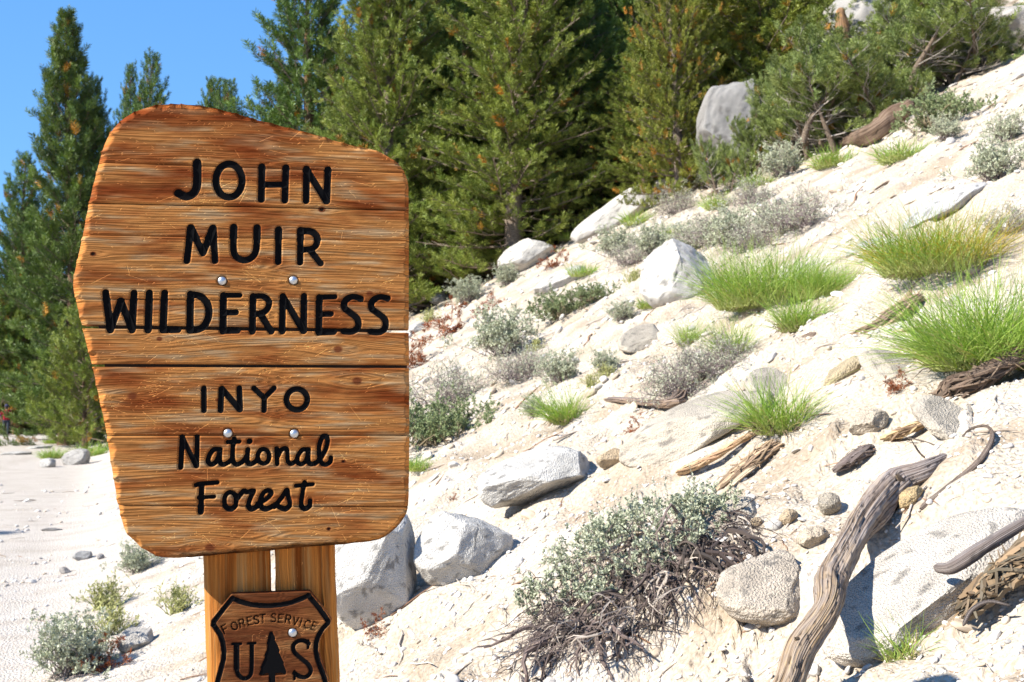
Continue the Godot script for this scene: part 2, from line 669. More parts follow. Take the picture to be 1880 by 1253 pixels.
# one board of a carved sign: front as a fine grid with the letters cut in and a hand-cut edge
func board(poly: PackedVector2Array, y0: float, y1: float, tilt0: float, tilt1: float, thick: float, carve: Field, edge: Field, bevel: float, step: float, box: Rect2, sd: int, joint0: bool, joint1: bool) -> ArrayMesh:
	var ny := maxi(8, int((y1 - y0) / step))
	var nx := int(box.size.x / step)
	var mb := MB.new()
	var r := RandomNumberGenerator.new()
	r.seed = sd
	for j in ny + 1:
		var t := float(j) / ny
		var yc := lerpf(y0, y1, t)
		var e := extent(poly, yc)
		var tilt := lerpf(tilt0, tilt1, t)
		for i in nx + 1:
			var x := lerpf(e.x, e.y, float(i) / nx)
			var y := yc + tilt * x
			var z := 0.00045 * noise_c.get_noise_2d(x * 30.0, y * 90.0 + sd * 7.0)
			var s := carve.read(x, y)
			var col := Color(0.77, 0.77, 0.77)      # stained face; the hand-cut edge shows paler bare wood
			if s < 0.0006:
				z -= clampf((0.0006 - s) * 2.0, 0.0, 0.005)
			var ed := edge.read(x, y)
			if ed < 0.024:
				var al := edge.along(x, y)
				var u := al / 0.034 + 0.35 * noise_a.get_noise_1d(al * 30.0)
				var scallop := sqrt(absf(sin(PI * u)))
				var wid := bevel * (0.35 + 0.75 * scallop + 0.4 * noise_c.get_noise_1d(al * 60.0))
				if x > 0.22:
					wid *= 0.62
				if y > 0.25 and x > -0.1:
					wid *= 0.75
				if y < -0.30:
					wid *= 0.7
				if ed < wid:
					var q := 1.0 - ed / wid
					col = col.lerp(Color(1.0, 0.96, 0.86), minf(1.0, q * 3.5))
					z -= q * (0.45 + 0.55 * q) * 0.014 * minf(1.0, wid / 0.012)
					z += 0.0006 * noise_b.get_noise_2d(x * 500.0, y * 900.0) * minf(1, q * 4)
			# the long joints: a small eased arris
			var g0 := (t) * (y1 - y0)
			var g1 := (1.0 - t) * (y1 - y0)
			if joint0 and g0 < 0.0022:
				z -= (0.0022 - g0) * 0.7
			if joint1 and g1 < 0.0022:
				z -= (0.0022 - g1) * 0.7
			mb.add(Vector3(x, y, z), col, Vector2((x - box.position.x) / box.size.x, (y - box.position.y) / box.size.y))
	for j in ny:
		for i in nx:
			var p := j * (nx + 1) + i
			mb.quad(p, p + nx + 1, p + nx + 2, p + 1)
	# sides and back
	var rim := []
	for i in nx:
		rim.append(i)
	for j in ny:
		rim.append(j * (nx + 1) + nx)
	for i in range(nx, 0, -1):
		rim.append(ny * (nx + 1) + i)
	for j in range(ny, 0, -1):
		rim.append(j * (nx + 1))
	var first := mb.v.size()
	for k in rim:
		var q := mb.v[k]
		mb.add(q, Color.WHITE, mb.uv[k])
		mb.add(Vector3(q.x, q.y, -thick), Color.WHITE, mb.uv[k] + Vector2(0.0, 0.03))
	for k in rim.size():
		var p: int = first + k * 2
		var q: int = first + ((k + 1) % rim.size()) * 2
		mb.quad(p, q, q + 1, p + 1)
	first = mb.v.size()
	for j in ny + 1:
		for i in [0, nx]:
			var q := mb.v[j * (nx + 1) + i]
			mb.add(Vector3(q.x, q.y, -thick), Color.WHITE, mb.uv[j * (nx + 1) + i])
	for j in ny:
		var p := first + j * 2
		mb.quad(p, p + 1, p + 3, p + 2)
	mb.outward()
	return mb.mesh(true)

# a routed stroke: a black trough with round ends
func trough(mb: MB, pts: Array, w: float, depth: float) -> void:
	var n := pts.size()
	var ks := [-1.0, -0.6, 0.0, 0.6, 1.0]
	var first := mb.v.size()
	for i in n:
		var t: Vector2 = (pts[mini(i + 1, n - 1)] - pts[maxi(i - 1, 0)]).normalized()
		var s := Vector2(-t.y, t.x)
		for k in ks:
			var p: Vector2 = pts[i] + s * k * w * 0.5
			mb.add(Vector3(p.x, p.y, -depth - 0.0017 * (1.0 - k * k)))
	for i in n - 1:
		for k in 4:
			var p := first + i * 5 + k
			mb.quad(p, p + 1, p + 6, p + 5)
	for e in [0, n - 1]:
		var t: Vector2 = (pts[1] - pts[0]) if e == 0 else (pts[n - 2] - pts[n - 1])
		var a0 := t.angle() + PI / 2
		var m := mb.add(Vector3(pts[e].x, pts[e].y, -depth - 0.0017))
		var last := -1
		for k in 9:
			var d := Vector2.from_angle(a0 + PI * k / 8.0) * w * 0.5
			var q := mb.add(Vector3(pts[e].x + d.x, pts[e].y + d.y, -depth))
			if last >= 0:
				mb.tri(m, last, q)
			last = q
	# corners of a bent stroke are filled with a round too
	for i in range(1, n - 1):
		var a: Vector2 = (pts[i] - pts[i - 1]).normalized()
		var b: Vector2 = (pts[i + 1] - pts[i]).normalized()
		if a.dot(b) < 0.9:
			var m := mb.add(Vector3(pts[i].x, pts[i].y, -depth - 0.0016))
			var ring := []
			for k in 12:
				var d := Vector2.from_angle(TAU * k / 12.0) * w * 0.5
				ring.append(mb.add(Vector3(pts[i].x + d.x, pts[i].y + d.y, -depth + 0.00005)))
			for k in 12:
				mb.tri(m, ring[k], ring[(k + 1) % 12])

func ring_points(c: Vector2, rx: float, ry: float, n := 28) -> Array:
	var o := []
	for k in n + 1:
		o.append(c + Vector2(cos(TAU * k / n) * rx, sin(TAU * k / n) * ry))
	return o

# letters: each is a list of strokes [points, width]
func carve_letters(letters: Array, carve: Field, parent: Node3D, depth := 0.0014) -> void:
	var nth := 0
	for l in letters:
		var mb := MB.new()
		for s in l:
			var pts: Array = s[0]
			for i in pts.size() - 1:
				carve.stroke(pts[i], pts[i + 1], s[1] * 0.5, 0.004)
			trough(mb, pts, s[1], depth + 0.00006 * (nth % 7))
			nth += 1
		var facing := 0.0
		for i in range(0, mb.ix.size(), 3):       # every face looks out of the board
			var f := (mb.v[mb.ix[i + 2]] - mb.v[mb.ix[i]]).cross(mb.v[mb.ix[i + 1]] - mb.v[mb.ix[i]])
			if f.z < 0.0:
				var t := mb.ix[i + 1]
				mb.ix[i + 1] = mb.ix[i + 2]
				mb.ix[i + 2] = t
		part("letter", mb.mesh(true), mats.black, parent)

func bolt_mesh(r: float, hgt: float) -> ArrayMesh:
	var mb := MB.new()
	for j in 7:
		var a := PI / 2 * j / 6.0
		for k in 24:
			var w := TAU * k / 24
			mb.add(Vector3(cos(w) * cos(a) * r, sin(w) * cos(a) * r, sin(a) * hgt))
	for j in 6:
		for k in 24:
			mb.quad(j * 24 + k, j * 24 + (k + 1) % 24, (j + 1) * 24 + (k + 1) % 24, (j + 1) * 24 + k)
	mb.outward()
	return mb.mesh(true)

func outline_field(poly: PackedVector2Array, box: Rect2) -> Field:
	var f := Field.new()
	f.setup(box.position.x, box.position.y, box.end.x, box.end.y)
	var at := 0.0
	for i in poly.size():
		var a := poly[i]
		var b := poly[(i + 1) % poly.size()]
		f.stroke(a, b, 0.0, 0.026, at)
		at += (b - a).length()
	return f

func build_sign() -> void:
	var frame := Transform3D(Basis(Vector3(cos(0.16406), 0, -sin(0.16406)), Vector3.UP, Vector3(sin(0.16406), 0, cos(0.16406))), Vector3(-0.4943, 0.1355, -2.0000))
	var sign_root := thing("wilderness_sign", "large weathered plank sign carved JOHN MUIR WILDERNESS INYO National Forest on two posts", "sign", frame.origin)
	sign_root.transform = frame
	var outline := PackedVector2Array(smooth_path([Vector2(-0.1243, 0.4264), Vector2(-0.0851, 0.4241), Vector2(-0.0357, 0.4150), Vector2(0.0242, 0.4000), Vector2(0.1048, 0.3827), Vector2(0.1863, 0.3620), Vector2(0.2378, 0.3514), Vector2(0.2637, 0.3387), Vector2(0.2846, 0.3237), Vector2(0.2951, 0.3041), Vector2(0.3004, 0.2800), Vector2(0.3019, 0.1908), Vector2(0.3025, 0.0968), Vector2(0.3029, 0.0137), Vector2(0.3049, -0.1514), Vector2(0.3046, -0.2742), Vector2(0.3028, -0.3210), Vector2(0.2937, -0.3452), Vector2(0.2756, -0.3672), Vector2(0.2534, -0.3829), Vector2(0.2251, -0.3894), Vector2(0.1730, -0.3944), Vector2(0.1135, -0.3971), Vector2(0.0350, -0.4044), Vector2(-0.0425, -0.4086), Vector2(-0.1000, -0.4132), Vector2(-0.1381, -0.4123), Vector2(-0.1571, -0.4060), Vector2(-0.1781, -0.3939), Vector2(-0.1973, -0.3760), Vector2(-0.2098, -0.3582), Vector2(-0.2200, -0.3211), Vector2(-0.2305, -0.2683), Vector2(-0.2402, -0.2095), Vector2(-0.2496, -0.1605), Vector2(-0.2610, -0.1114), Vector2(-0.2714, -0.0642), Vector2(-0.2827, -0.0229), Vector2(-0.2929, 0.0165), Vector2(-0.3012, 0.0510), Vector2(-0.3075, 0.0806), Vector2(-0.3062, 0.1054), Vector2(-0.3003, 0.1353), Vector2(-0.2920, 0.1854), Vector2(-0.2837, 0.2356), Vector2(-0.2708, 0.2963), Vector2(-0.2613, 0.3370), Vector2(-0.2486, 0.3679), Vector2(-0.2281, 0.3931), Vector2(-0.2015, 0.4106), Vector2(-0.1728, 0.4211), Vector2(-0.1486, 0.4252)], 3))
	var box := Rect2(-0.33, -0.43, 0.66, 0.88)
	var edge := outline_field(outline, box)
	var carve := Field.new()
	carve.setup(box.position.x, box.position.y, box.end.x, box.end.y)
	var L: Array = []
	L.append([[smooth_path([Vector2(-0.0918, 0.3143), Vector2(-0.0910, 0.2916), Vector2(-0.0918, 0.2682), Vector2(-0.0990, 0.2554), Vector2(-0.1109, 0.2504), Vector2(-0.1244, 0.2562)], 3), 0.0162]])
	L.append([[[Vector2(-0.0099, 0.2835), Vector2(-0.0104, 0.2764), Vector2(-0.0121, 0.2697), Vector2(-0.0148, 0.2637), Vector2(-0.0185, 0.2586), Vector2(-0.0230, 0.2547), Vector2(-0.0280, 0.2522), Vector2(-0.0333, 0.2513), Vector2(-0.0386, 0.2519), Vector2(-0.0436, 0.2540), Vector2(-0.0482, 0.2576), Vector2(-0.0520, 0.2625), Vector2(-0.0549, 0.2683), Vector2(-0.0568, 0.2749), Vector2(-0.0575, 0.2818), Vector2(-0.0570, 0.2888), Vector2(-0.0553, 0.2955), Vector2(-0.0526, 0.3016), Vector2(-0.0489, 0.3067), Vector2(-0.0445, 0.3106), Vector2(-0.0395, 0.3131), Vector2(-0.0342, 0.3141), Vector2(-0.0289, 0.3135), Vector2(-0.0238, 0.3113), Vector2(-0.0193, 0.3078), Vector2(-0.0154, 0.3029), Vector2(-0.0125, 0.2970), Vector2(-0.0106, 0.2904), Vector2(-0.0099, 0.2835)], 0.0139]])
	L.append([[[Vector2(0.0258, 0.3108), Vector2(0.0255, 0.2492)], 0.0139], [[Vector2(0.0699, 0.3108), Vector2(0.0687, 0.2490)], 0.0139], [[Vector2(0.0252, 0.2768), Vector2(0.0691, 0.2790)], 0.0131]])
	L.append([[[Vector2(0.1081, 0.3098), Vector2(0.1080, 0.2494)], 0.0139], [[Vector2(0.1092, 0.3074), Vector2(0.1455, 0.2498)], 0.0139], [[Vector2(0.1480, 0.3096), Vector2(0.1463, 0.2498)], 0.0139]])
	L.append([[[Vector2(-0.1069, 0.1309), Vector2(-0.1009, 0.1923)], 0.0139], [[Vector2(-0.1009, 0.1923), Vector2(-0.0785, 0.1458)], 0.0139], [[Vector2(-0.0785, 0.1458), Vector2(-0.0613, 0.1926)], 0.0139], [[Vector2(-0.0613, 0.1926), Vector2(-0.0566, 0.1320)], 0.0139]])
	L.append([[smooth_path([Vector2(-0.0238, 0.1951), Vector2(-0.0239, 0.1569), Vector2(-0.0192, 0.1414), Vector2(-0.0051, 0.1339), Vector2(0.0099, 0.1397), Vector2(0.0177, 0.1559), Vector2(0.0186, 0.1955)], 3), 0.0139]])
	L.append([[[Vector2(0.0579, 0.1926), Vector2(0.0579, 0.1321)], 0.0139]])
	L.append([[[Vector2(0.0982, 0.1929), Vector2(0.0981, 0.1322)], 0.0131], [smooth_path([Vector2(0.0990, 0.1921), Vector2(0.1175, 0.1911), Vector2(0.1284, 0.1822), Vector2(0.1285, 0.1676), Vector2(0.1186, 0.1583), Vector2(0.0994, 0.1559)], 3), 0.0131], [[Vector2(0.1155, 0.1570), Vector2(0.1363, 0.1311)], 0.0131]])
	L.append([[[Vector2(-0.2488, 0.0693), Vector2(-0.2390, 0.0010)], 0.0139], [[Vector2(-0.2390, 0.0010), Vector2(-0.2220, 0.0549)], 0.0131], [[Vector2(-0.2220, 0.0549), Vector2(-0.2013, 0.0014)], 0.0131], [[Vector2(-0.2013, 0.0014), Vector2(-0.1993, 0.0694)], 0.0139]])
	L.append([[[Vector2(-0.1723, 0.0699), Vector2(-0.1732, 0.0017)], 0.0139]])
	L.append([[[Vector2(-0.1454, 0.0703), Vector2(-0.1471, 0.0020)], 0.0139], [[Vector2(-0.1471, 0.0016), Vector2(-0.1206, 0.0027)], 0.0131]])
	L.append([[[Vector2(-0.0996, 0.0692), Vector2(-0.0995, 0.0022)], 0.0139], [smooth_path([Vector2(-0.0996, 0.0688), Vector2(-0.0809, 0.0652), Vector2(-0.0688, 0.0511), Vector2(-0.0662, 0.0311), Vector2(-0.0726, 0.0133), Vector2(-0.0836, 0.0039), Vector2(-0.0995, 0.0018)], 3), 0.0139]])
	L.append([[[Vector2(-0.0406, 0.0678), Vector2(-0.0404, 0.0013)], 0.0139], [[Vector2(-0.0406, 0.0678), Vector2(-0.0113, 0.0683)], 0.0116], [[Vector2(-0.0409, 0.0353), Vector2(-0.0176, 0.0364)], 0.0116], [[Vector2(-0.0404, 0.0013), Vector2(-0.0141, 0.0024)], 0.0123]])
	L.append([[[Vector2(0.0128, 0.0672), Vector2(0.0126, 0.0011)], 0.0131], [smooth_path([Vector2(0.0128, 0.0668), Vector2(0.0310, 0.0671), Vector2(0.0417, 0.0587), Vector2(0.0396, 0.0442), Vector2(0.0284, 0.0351), Vector2(0.0133, 0.0337)], 3), 0.0123], [[Vector2(0.0265, 0.0347), Vector2(0.0470, 0.0015)], 0.0131]])
	L.append([[[Vector2(0.0671, 0.0681), Vector2(0.0668, 0.0017)], 0.0131], [[Vector2(0.0683, 0.0665), Vector2(0.1057, 0.0029)], 0.0131], [[Vector2(0.1061, 0.0687), Vector2(0.1061, 0.0029)], 0.0131]])
	L.append([[[Vector2(0.1342, 0.0672), Vector2(0.1341, 0.0001)], 0.0131], [[Vector2(0.1342, 0.0672), Vector2(0.1628, 0.0685)], 0.0116], [[Vector2(0.1338, 0.0346), Vector2(0.1561, 0.0361)], 0.0116], [[Vector2(0.1341, 0.0001), Vector2(0.1619, 0.0016)], 0.0123]])
	L.append([[smooth_path([Vector2(0.2118, 0.0657), Vector2(0.1970, 0.0694), Vector2(0.1834, 0.0629), Vector2(0.1808, 0.0486), Vector2(0.1933, 0.0378), Vector2(0.2051, 0.0277), Vector2(0.2072, 0.0139), Vector2(0.1975, 0.0032), Vector2(0.1808, 0.0030)], 3), 0.0131]])
	L.append([[smooth_path([Vector2(0.2623, 0.0673), Vector2(0.2478, 0.0695), Vector2(0.2341, 0.0629), Vector2(0.2315, 0.0486), Vector2(0.2441, 0.0381), Vector2(0.2567, 0.0276), Vector2(0.2580, 0.0125), Vector2(0.2483, 0.0025), Vector2(0.2314, 0.0028)], 3), 0.0131]])
	L.append([[[Vector2(-0.0728, -0.1042), Vector2(-0.0719, -0.1450)], 0.0101]])
	L.append([[[Vector2(-0.0422, -0.1448), Vector2(-0.0416, -0.1055)], 0.0106], [[Vector2(-0.0407, -0.1050), Vector2(-0.0081, -0.1432)], 0.0111], [[Vector2(-0.0074, -0.1432), Vector2(-0.0094, -0.1040)], 0.0106]])
	L.append([[[Vector2(0.0169, -0.1039), Vector2(0.0360, -0.1220)], 0.0101], [[Vector2(0.0532, -0.1038), Vector2(0.0360, -0.1220)], 0.0101], [[Vector2(0.0360, -0.1220), Vector2(0.0358, -0.1451)], 0.0101]])
	L.append([[[Vector2(0.1143, -0.1246), Vector2(0.1139, -0.1289), Vector2(0.1125, -0.1330), Vector2(0.1103, -0.1367), Vector2(0.1073, -0.1397), Vector2(0.1037, -0.1420), Vector2(0.0997, -0.1435), Vector2(0.0955, -0.1439), Vector2(0.0912, -0.1435), Vector2(0.0872, -0.1420), Vector2(0.0835, -0.1397), Vector2(0.0805, -0.1367), Vector2(0.0782, -0.1330), Vector2(0.0767, -0.1289), Vector2(0.0762, -0.1246), Vector2(0.0766, -0.1203), Vector2(0.0780, -0.1162), Vector2(0.0802, -0.1125), Vector2(0.0832, -0.1095), Vector2(0.0868, -0.1071), Vector2(0.0908, -0.1057), Vector2(0.0950, -0.1052), Vector2(0.0992, -0.1057), Vector2(0.1033, -0.1071), Vector2(0.1069, -0.1094), Vector2(0.1100, -0.1125), Vector2(0.1123, -0.1161), Vector2(0.1138, -0.1202), Vector2(0.1143, -0.1246)], 0.0106]])
	L.append([[[Vector2(-0.1113, -0.2481), Vector2(-0.1095, -0.1946)], 0.0116], [[Vector2(-0.1086, -0.1956), Vector2(-0.0847, -0.2453)], 0.0111], [[Vector2(-0.0831, -0.2460), Vector2(-0.0831, -0.1943)], 0.0111]])
	L.append([[smooth_path([Vector2(-0.0438, -0.2164), Vector2(-0.0531, -0.2164), Vector2(-0.0610, -0.2265), Vector2(-0.0632, -0.2384), Vector2(-0.0566, -0.2439), Vector2(-0.0481, -0.2373), Vector2(-0.0426, -0.2219)], 3), 0.0111], [smooth_path([Vector2(-0.0422, -0.2164), Vector2(-0.0424, -0.2362), Vector2(-0.0376, -0.2441), Vector2(-0.0284, -0.2411), Vector2(-0.0203, -0.2340)], 3), 0.0111]])
	L.append([[smooth_path([Vector2(-0.0174, -0.1975), Vector2(-0.0199, -0.2185), Vector2(-0.0186, -0.2376), Vector2(-0.0120, -0.2443), Vector2(-0.0016, -0.2389), Vector2(0.0046, -0.2306)], 3), 0.0111], [[Vector2(-0.0289, -0.2027), Vector2(-0.0080, -0.2023)], 0.0096]])
	L.append([[smooth_path([Vector2(0.0074, -0.2168), Vector2(0.0065, -0.2366), Vector2(0.0113, -0.2436), Vector2(0.0202, -0.2403), Vector2(0.0253, -0.2343)], 3), 0.0111], [[Vector2(0.0100, -0.2015), Vector2(0.0107, -0.2017)], 0.0121]])
	L.append([[[Vector2(0.0461, -0.2297), Vector2(0.0459, -0.2327), Vector2(0.0452, -0.2355), Vector2(0.0440, -0.2381), Vector2(0.0423, -0.2402), Vector2(0.0404, -0.2418), Vector2(0.0382, -0.2427), Vector2(0.0359, -0.2431), Vector2(0.0336, -0.2427), Vector2(0.0314, -0.2417), Vector2(0.0295, -0.2401), Vector2(0.0278, -0.2379), Vector2(0.0265, -0.2354), Vector2(0.0257, -0.2325), Vector2(0.0254, -0.2296), Vector2(0.0256, -0.2266), Vector2(0.0264, -0.2238), Vector2(0.0276, -0.2212), Vector2(0.0292, -0.2191), Vector2(0.0311, -0.2175), Vector2(0.0333, -0.2165), Vector2(0.0356, -0.2162), Vector2(0.0379, -0.2166), Vector2(0.0401, -0.2176), Vector2(0.0421, -0.2192), Vector2(0.0437, -0.2213), Vector2(0.0450, -0.2239), Vector2(0.0458, -0.2267), Vector2(0.0461, -0.2297)], 0.0106]])
	L.append([[[Vector2(0.0593, -0.2152), Vector2(0.0607, -0.2435)], 0.0106], [smooth_path([Vector2(0.0610, -0.2315), Vector2(0.0686, -0.2176), Vector2(0.0768, -0.2158), Vector2(0.0793, -0.2264), Vector2(0.0795, -0.2372), Vector2(0.0855, -0.2442), Vector2(0.0949, -0.2385)], 3), 0.0106]])
	L.append([[smooth_path([Vector2(0.1160, -0.2175), Vector2(0.1065, -0.2179), Vector2(0.0983, -0.2284), Vector2(0.0975, -0.2397), Vector2(0.1045, -0.2449), Vector2(0.1132, -0.2375), Vector2(0.1168, -0.2230)], 3), 0.0106], [smooth_path([Vector2(0.1177, -0.2175), Vector2(0.1174, -0.2375), Vector2(0.1223, -0.2450), Vector2(0.1330, -0.2412)], 3), 0.0106]])
	L.append([[smooth_path([Vector2(0.1294, -0.2441), Vector2(0.1424, -0.2312), Vector2(0.1520, -0.2075), Vector2(0.1509, -0.1954), Vector2(0.1437, -0.1944), Vector2(0.1376, -0.2075), Vector2(0.1369, -0.2292), Vector2(0.1426, -0.2437), Vector2(0.1510, -0.2457), Vector2(0.1576, -0.2402), Vector2(0.1585, -0.2330)], 3), 0.0106]])
	L.append([[smooth_path([Vector2(-0.0837, -0.2806), Vector2(-0.0740, -0.2786), Vector2(-0.0464, -0.2768)], 3), 0.0106], [[Vector2(-0.0736, -0.2798), Vector2(-0.0746, -0.3294)], 0.0121], [[Vector2(-0.0787, -0.3038), Vector2(-0.0517, -0.3025)], 0.0096]])
	L.append([[[Vector2(-0.0120, -0.3102), Vector2(-0.0122, -0.3137), Vector2(-0.0129, -0.3170), Vector2(-0.0142, -0.3199), Vector2(-0.0158, -0.3224), Vector2(-0.0178, -0.3242), Vector2(-0.0201, -0.3254), Vector2(-0.0224, -0.3257), Vector2(-0.0248, -0.3253), Vector2(-0.0271, -0.3241), Vector2(-0.0291, -0.3222), Vector2(-0.0309, -0.3197), Vector2(-0.0322, -0.3167), Vector2(-0.0330, -0.3134), Vector2(-0.0333, -0.3099), Vector2(-0.0331, -0.3064), Vector2(-0.0324, -0.3031), Vector2(-0.0312, -0.3002), Vector2(-0.0295, -0.2977), Vector2(-0.0275, -0.2959), Vector2(-0.0253, -0.2947), Vector2(-0.0229, -0.2944), Vector2(-0.0205, -0.2948), Vector2(-0.0182, -0.2960), Vector2(-0.0162, -0.2979), Vector2(-0.0145, -0.3004), Vector2(-0.0131, -0.3034), Vector2(-0.0123, -0.3067), Vector2(-0.0120, -0.3102)], 0.0106], [[Vector2(-0.0171, -0.2952), Vector2(-0.0065, -0.3043)], 0.0082]])
	L.append([[smooth_path([Vector2(-0.0088, -0.3053), Vector2(0.0008, -0.2926), Vector2(0.0074, -0.2950), Vector2(0.0190, -0.2928), Vector2(0.0122, -0.3082), Vector2(0.0101, -0.3200), Vector2(0.0160, -0.3261), Vector2(0.0269, -0.3203)], 3), 0.0106]])
	L.append([[smooth_path([Vector2(0.0264, -0.3162), Vector2(0.0415, -0.3086), Vector2(0.0508, -0.2980), Vector2(0.0462, -0.2922), Vector2(0.0373, -0.2959), Vector2(0.0310, -0.3096), Vector2(0.0347, -0.3235), Vector2(0.0441, -0.3260), Vector2(0.0569, -0.3184)], 3), 0.0106]])
	L.append([[smooth_path([Vector2(0.0569, -0.3219), Vector2(0.0697, -0.3054), Vector2(0.0789, -0.2919), Vector2(0.0814, -0.3032), Vector2(0.0847, -0.3176), Vector2(0.0770, -0.3270), Vector2(0.0652, -0.3225)], 3), 0.0106]])
	L.append([[smooth_path([Vector2(0.1108, -0.2783), Vector2(0.1068, -0.3011), Vector2(0.1053, -0.3191), Vector2(0.1118, -0.3271), Vector2(0.1203, -0.3217), Vector2(0.1211, -0.3121)], 3), 0.0106], [[Vector2(0.0954, -0.2842), Vector2(0.1256, -0.2821)], 0.0101]])
	carve_letters(L, carve, sign_root)
	for b in [Vector2(-0.0431, 0.0945), Vector2(0.0864, 0.0980), Vector2(-0.0285, -0.1869), Vector2(0.0913, -0.1884)]:
		carve.stroke(b, b, 0.0098, 0.004)
	var joints: Array = [[-0.4128, 0.0, 0.0, 0, -0.12, 0.35], [-0.3195, -0.0204, -0.3204, 331, -0.02, 0.45], [-0.1902, -0.0045, -0.1918, 700, 0.16, 0.40], [-0.0600, 0.0015, -0.0655, 150, -0.06, 0.75], [0.0097, -0.0027, 0.0027, 520, -0.10, 0.60], [0.0593, 0.0052, 0.0584, 910, -0.06, 0.30], [0.1759, 0.0057, 0.1749, 60, 0.06, 0.35], [0.2355, 0.0069, 0.2342, 460, 0.22, 0.40], [0.3089, 0.0003, 0.3077, 810, 0.34, 0.40]]      # [lower edge, its tilt, upper edge of the board below, texture offset, tone, warp]
	var bands := []
	for j in joints:
		bands.append([(j[0] - box.position.y) / box.size.y * 1280.0, j[3], j[4], j[5]])
	var knots := []
	for k in [Vector4(0.1367, 0.2331, 0.0060, 1), Vector4(-0.2721, 0.1390, 0.0050, 1), Vector4(-0.1530, -0.0147, 0.0050, 0), Vector4(0.1696, -0.0309, 0.0081, 0), Vector4(-0.1986, -0.1192, 0.0081, 0), Vector4(0.2055, -0.0900, 0.0091, 0), Vector4(0.2276, 0.0748, 0.0060, 0), Vector4(0.1816, -0.2405, 0.0040, 1), Vector4(0.1558, -0.3650, 0.0040, 1), Vector4(-0.0572, -0.3945, 0.0091, 0), Vector4(-0.0055, -0.2956, 0.0040, 0), Vector4(-0.0489, -0.1260, 0.0040, 0)]:
		knots.append([(k.x - box.position.x) / box.size.x * 960.0, (k.y - box.position.y) / box.size.y * 1280.0, k.z / box.size.x * 960.0, k.w > 0.5])
	mats.sign_wood = wood_mat(wood(960, 1280, 21, bands, knots, 1.0, 1900, Color(0.47, 0.225, 0.095), Color(0.71, 0.48, 0.265), Color(0.68, 0.585, 0.46)), 0.26)
	for i in joints.size():
		var j: Array = joints[i]
		var top: float = joints[i + 1][2] if i + 1 < joints.size() else outline_top(outline) - 0.0004
		var tilt1: float = joints[i + 1][1] if i + 1 < joints.size() else 0.0
		var m := board(outline, j[0], top, j[1], tilt1, 0.045, carve, edge, 0.0135, 0.0016, box, 30 + i, i > 0, i + 1 < joints.size())
		var pl := part("plank", m, mats.sign_wood, sign_root)
		# boards have cupped and crept a little out of line
		pl.position.z = [0.0, 0.0012, -0.0006, 0.0008, 0.0, 0.0007, -0.0005, 0.0004, 0.0][i]
	for t in [[4, -0.262, 0.235], [3, -0.25, 0.30], [2, -0.235, 0.298]]:       # loose splines that show dark in the two open joints
		var jt: Array = joints[t[0] + 0]
		var y: float = (jt[0] + jt[2]) * 0.5
		var mb := MB.new()
		for q in [[t[1], -0.012], [t[2], -0.012], [t[2], -0.030], [t[1], -0.030]]:
			for s in [-0.0052, 0.0052]:
				mb.add(Vector3(q[0], y + jt[1] * q[0] + s, q[1]), Color(0.05, 0.035, 0.025))
		for q in 4:
			var a: int = q * 2
			var b: int = ((q + 1) % 4) * 2
			mb.quad(a, b, b + 1, a + 1)
		mb.quad(0, 2, 4, 6)
		mb.quad(1, 3, 5, 7)
		part("joint_spline", mb.mesh(false), mats.plain, sign_root)
	for b in [Vector2(-0.0431, 0.0945), Vector2(0.0864, 0.0980), Vector2(-0.0285, -0.1869), Vector2(0.0913, -0.1884)]:
		part("bolt", bolt_mesh(0.0082, 0.0052), mats.steel, sign_root, Vector3(b.x, b.y, -0.001))

	# the two posts behind it
	var pw := wood(512, 1024, 51, [[0, 0, 0.1, 0.35]], [[150, 380, 9, false], [330, 560, 12, false], [220, 800, 8, false]], 1.0, 160, Color(0.52, 0.28, 0.11), Color(0.86, 0.57, 0.28), Color(0.78, 0.61, 0.40))
	for im in pw:
		im.rotate_90(CLOCKWISE)
	mats.post_wood = wood_mat(pw, 0.18)
	for s in [0, 1]:
		var x0: float = [-0.0775, 0.0553][s]
		var x1: float = [0.0477, 0.1674][s]
		var mb := MB.new()
		var prof := []
		var rr := [0.030, 0.010] if s == 0 else [0.010, 0.024]
		var dp := 0.10
		for q in [[x1, 0.0, rr[1], 0.0], [x1 - (0.011 if s == 0 else 0.0), -dp, rr[1], -PI / 2], [x0, -dp, rr[0], -PI], [x0, 0.0, rr[0], -PI * 1.5]]:
			var cx: float = q[0] + (-q[2] if absf(q[0] - x1) < 0.02 else q[2])
			var cz: float = q[1] + (-q[2] if q[1] == 0.0 else q[2])
			for k in 7:
				var a: float = q[3] + PI / 2 - PI / 2 * k / 6.0
				prof.append(Vector2(cx + cos(a) * q[2], cz + sin(a) * q[2]))
		var np := prof.size()
		var y0 := -1.95
		var y1 := 0.17
		var ny := 150
		for j in ny + 1:
			var y := lerpf(y0, y1, float(j) / ny)
			var per := 0.0
			for k in np + 1:
				var p: Vector2 = prof[k % np]
				if k > 0:
					per += (p - prof[k - 1]).length()
				var wob := 0.0016 * noise_a.get_noise_2d(y * 3.0 + s * 9.0, p.x * 20.0)
				var chip := 0.0018 * noise_c.get_noise_2d(y * 22.0, per * 60.0 + s * 40.0)
				# the inner face of the split waves a little
				var split := 0.0022 * noise_a.get_noise_1d(y * 6.0 + 3.0)
				if (s == 0 and p.x > x1 - 0.012) or (s == 1 and p.x < x0 + 0.012):
					wob += split
				mb.add(Vector3(p.x + wob + (-0.41 - y) * 0.045 + chip, y, p.y + wob + chip - 0.0465), Color(0.66, 0.65, 0.64), Vector2(per * 2.2 + s * 0.37, y * 0.72))
		for j in ny:
			for k in np:
				var p := j * (np + 1) + k
				mb.quad(p, p + np + 1, p + np + 2, p + 1)
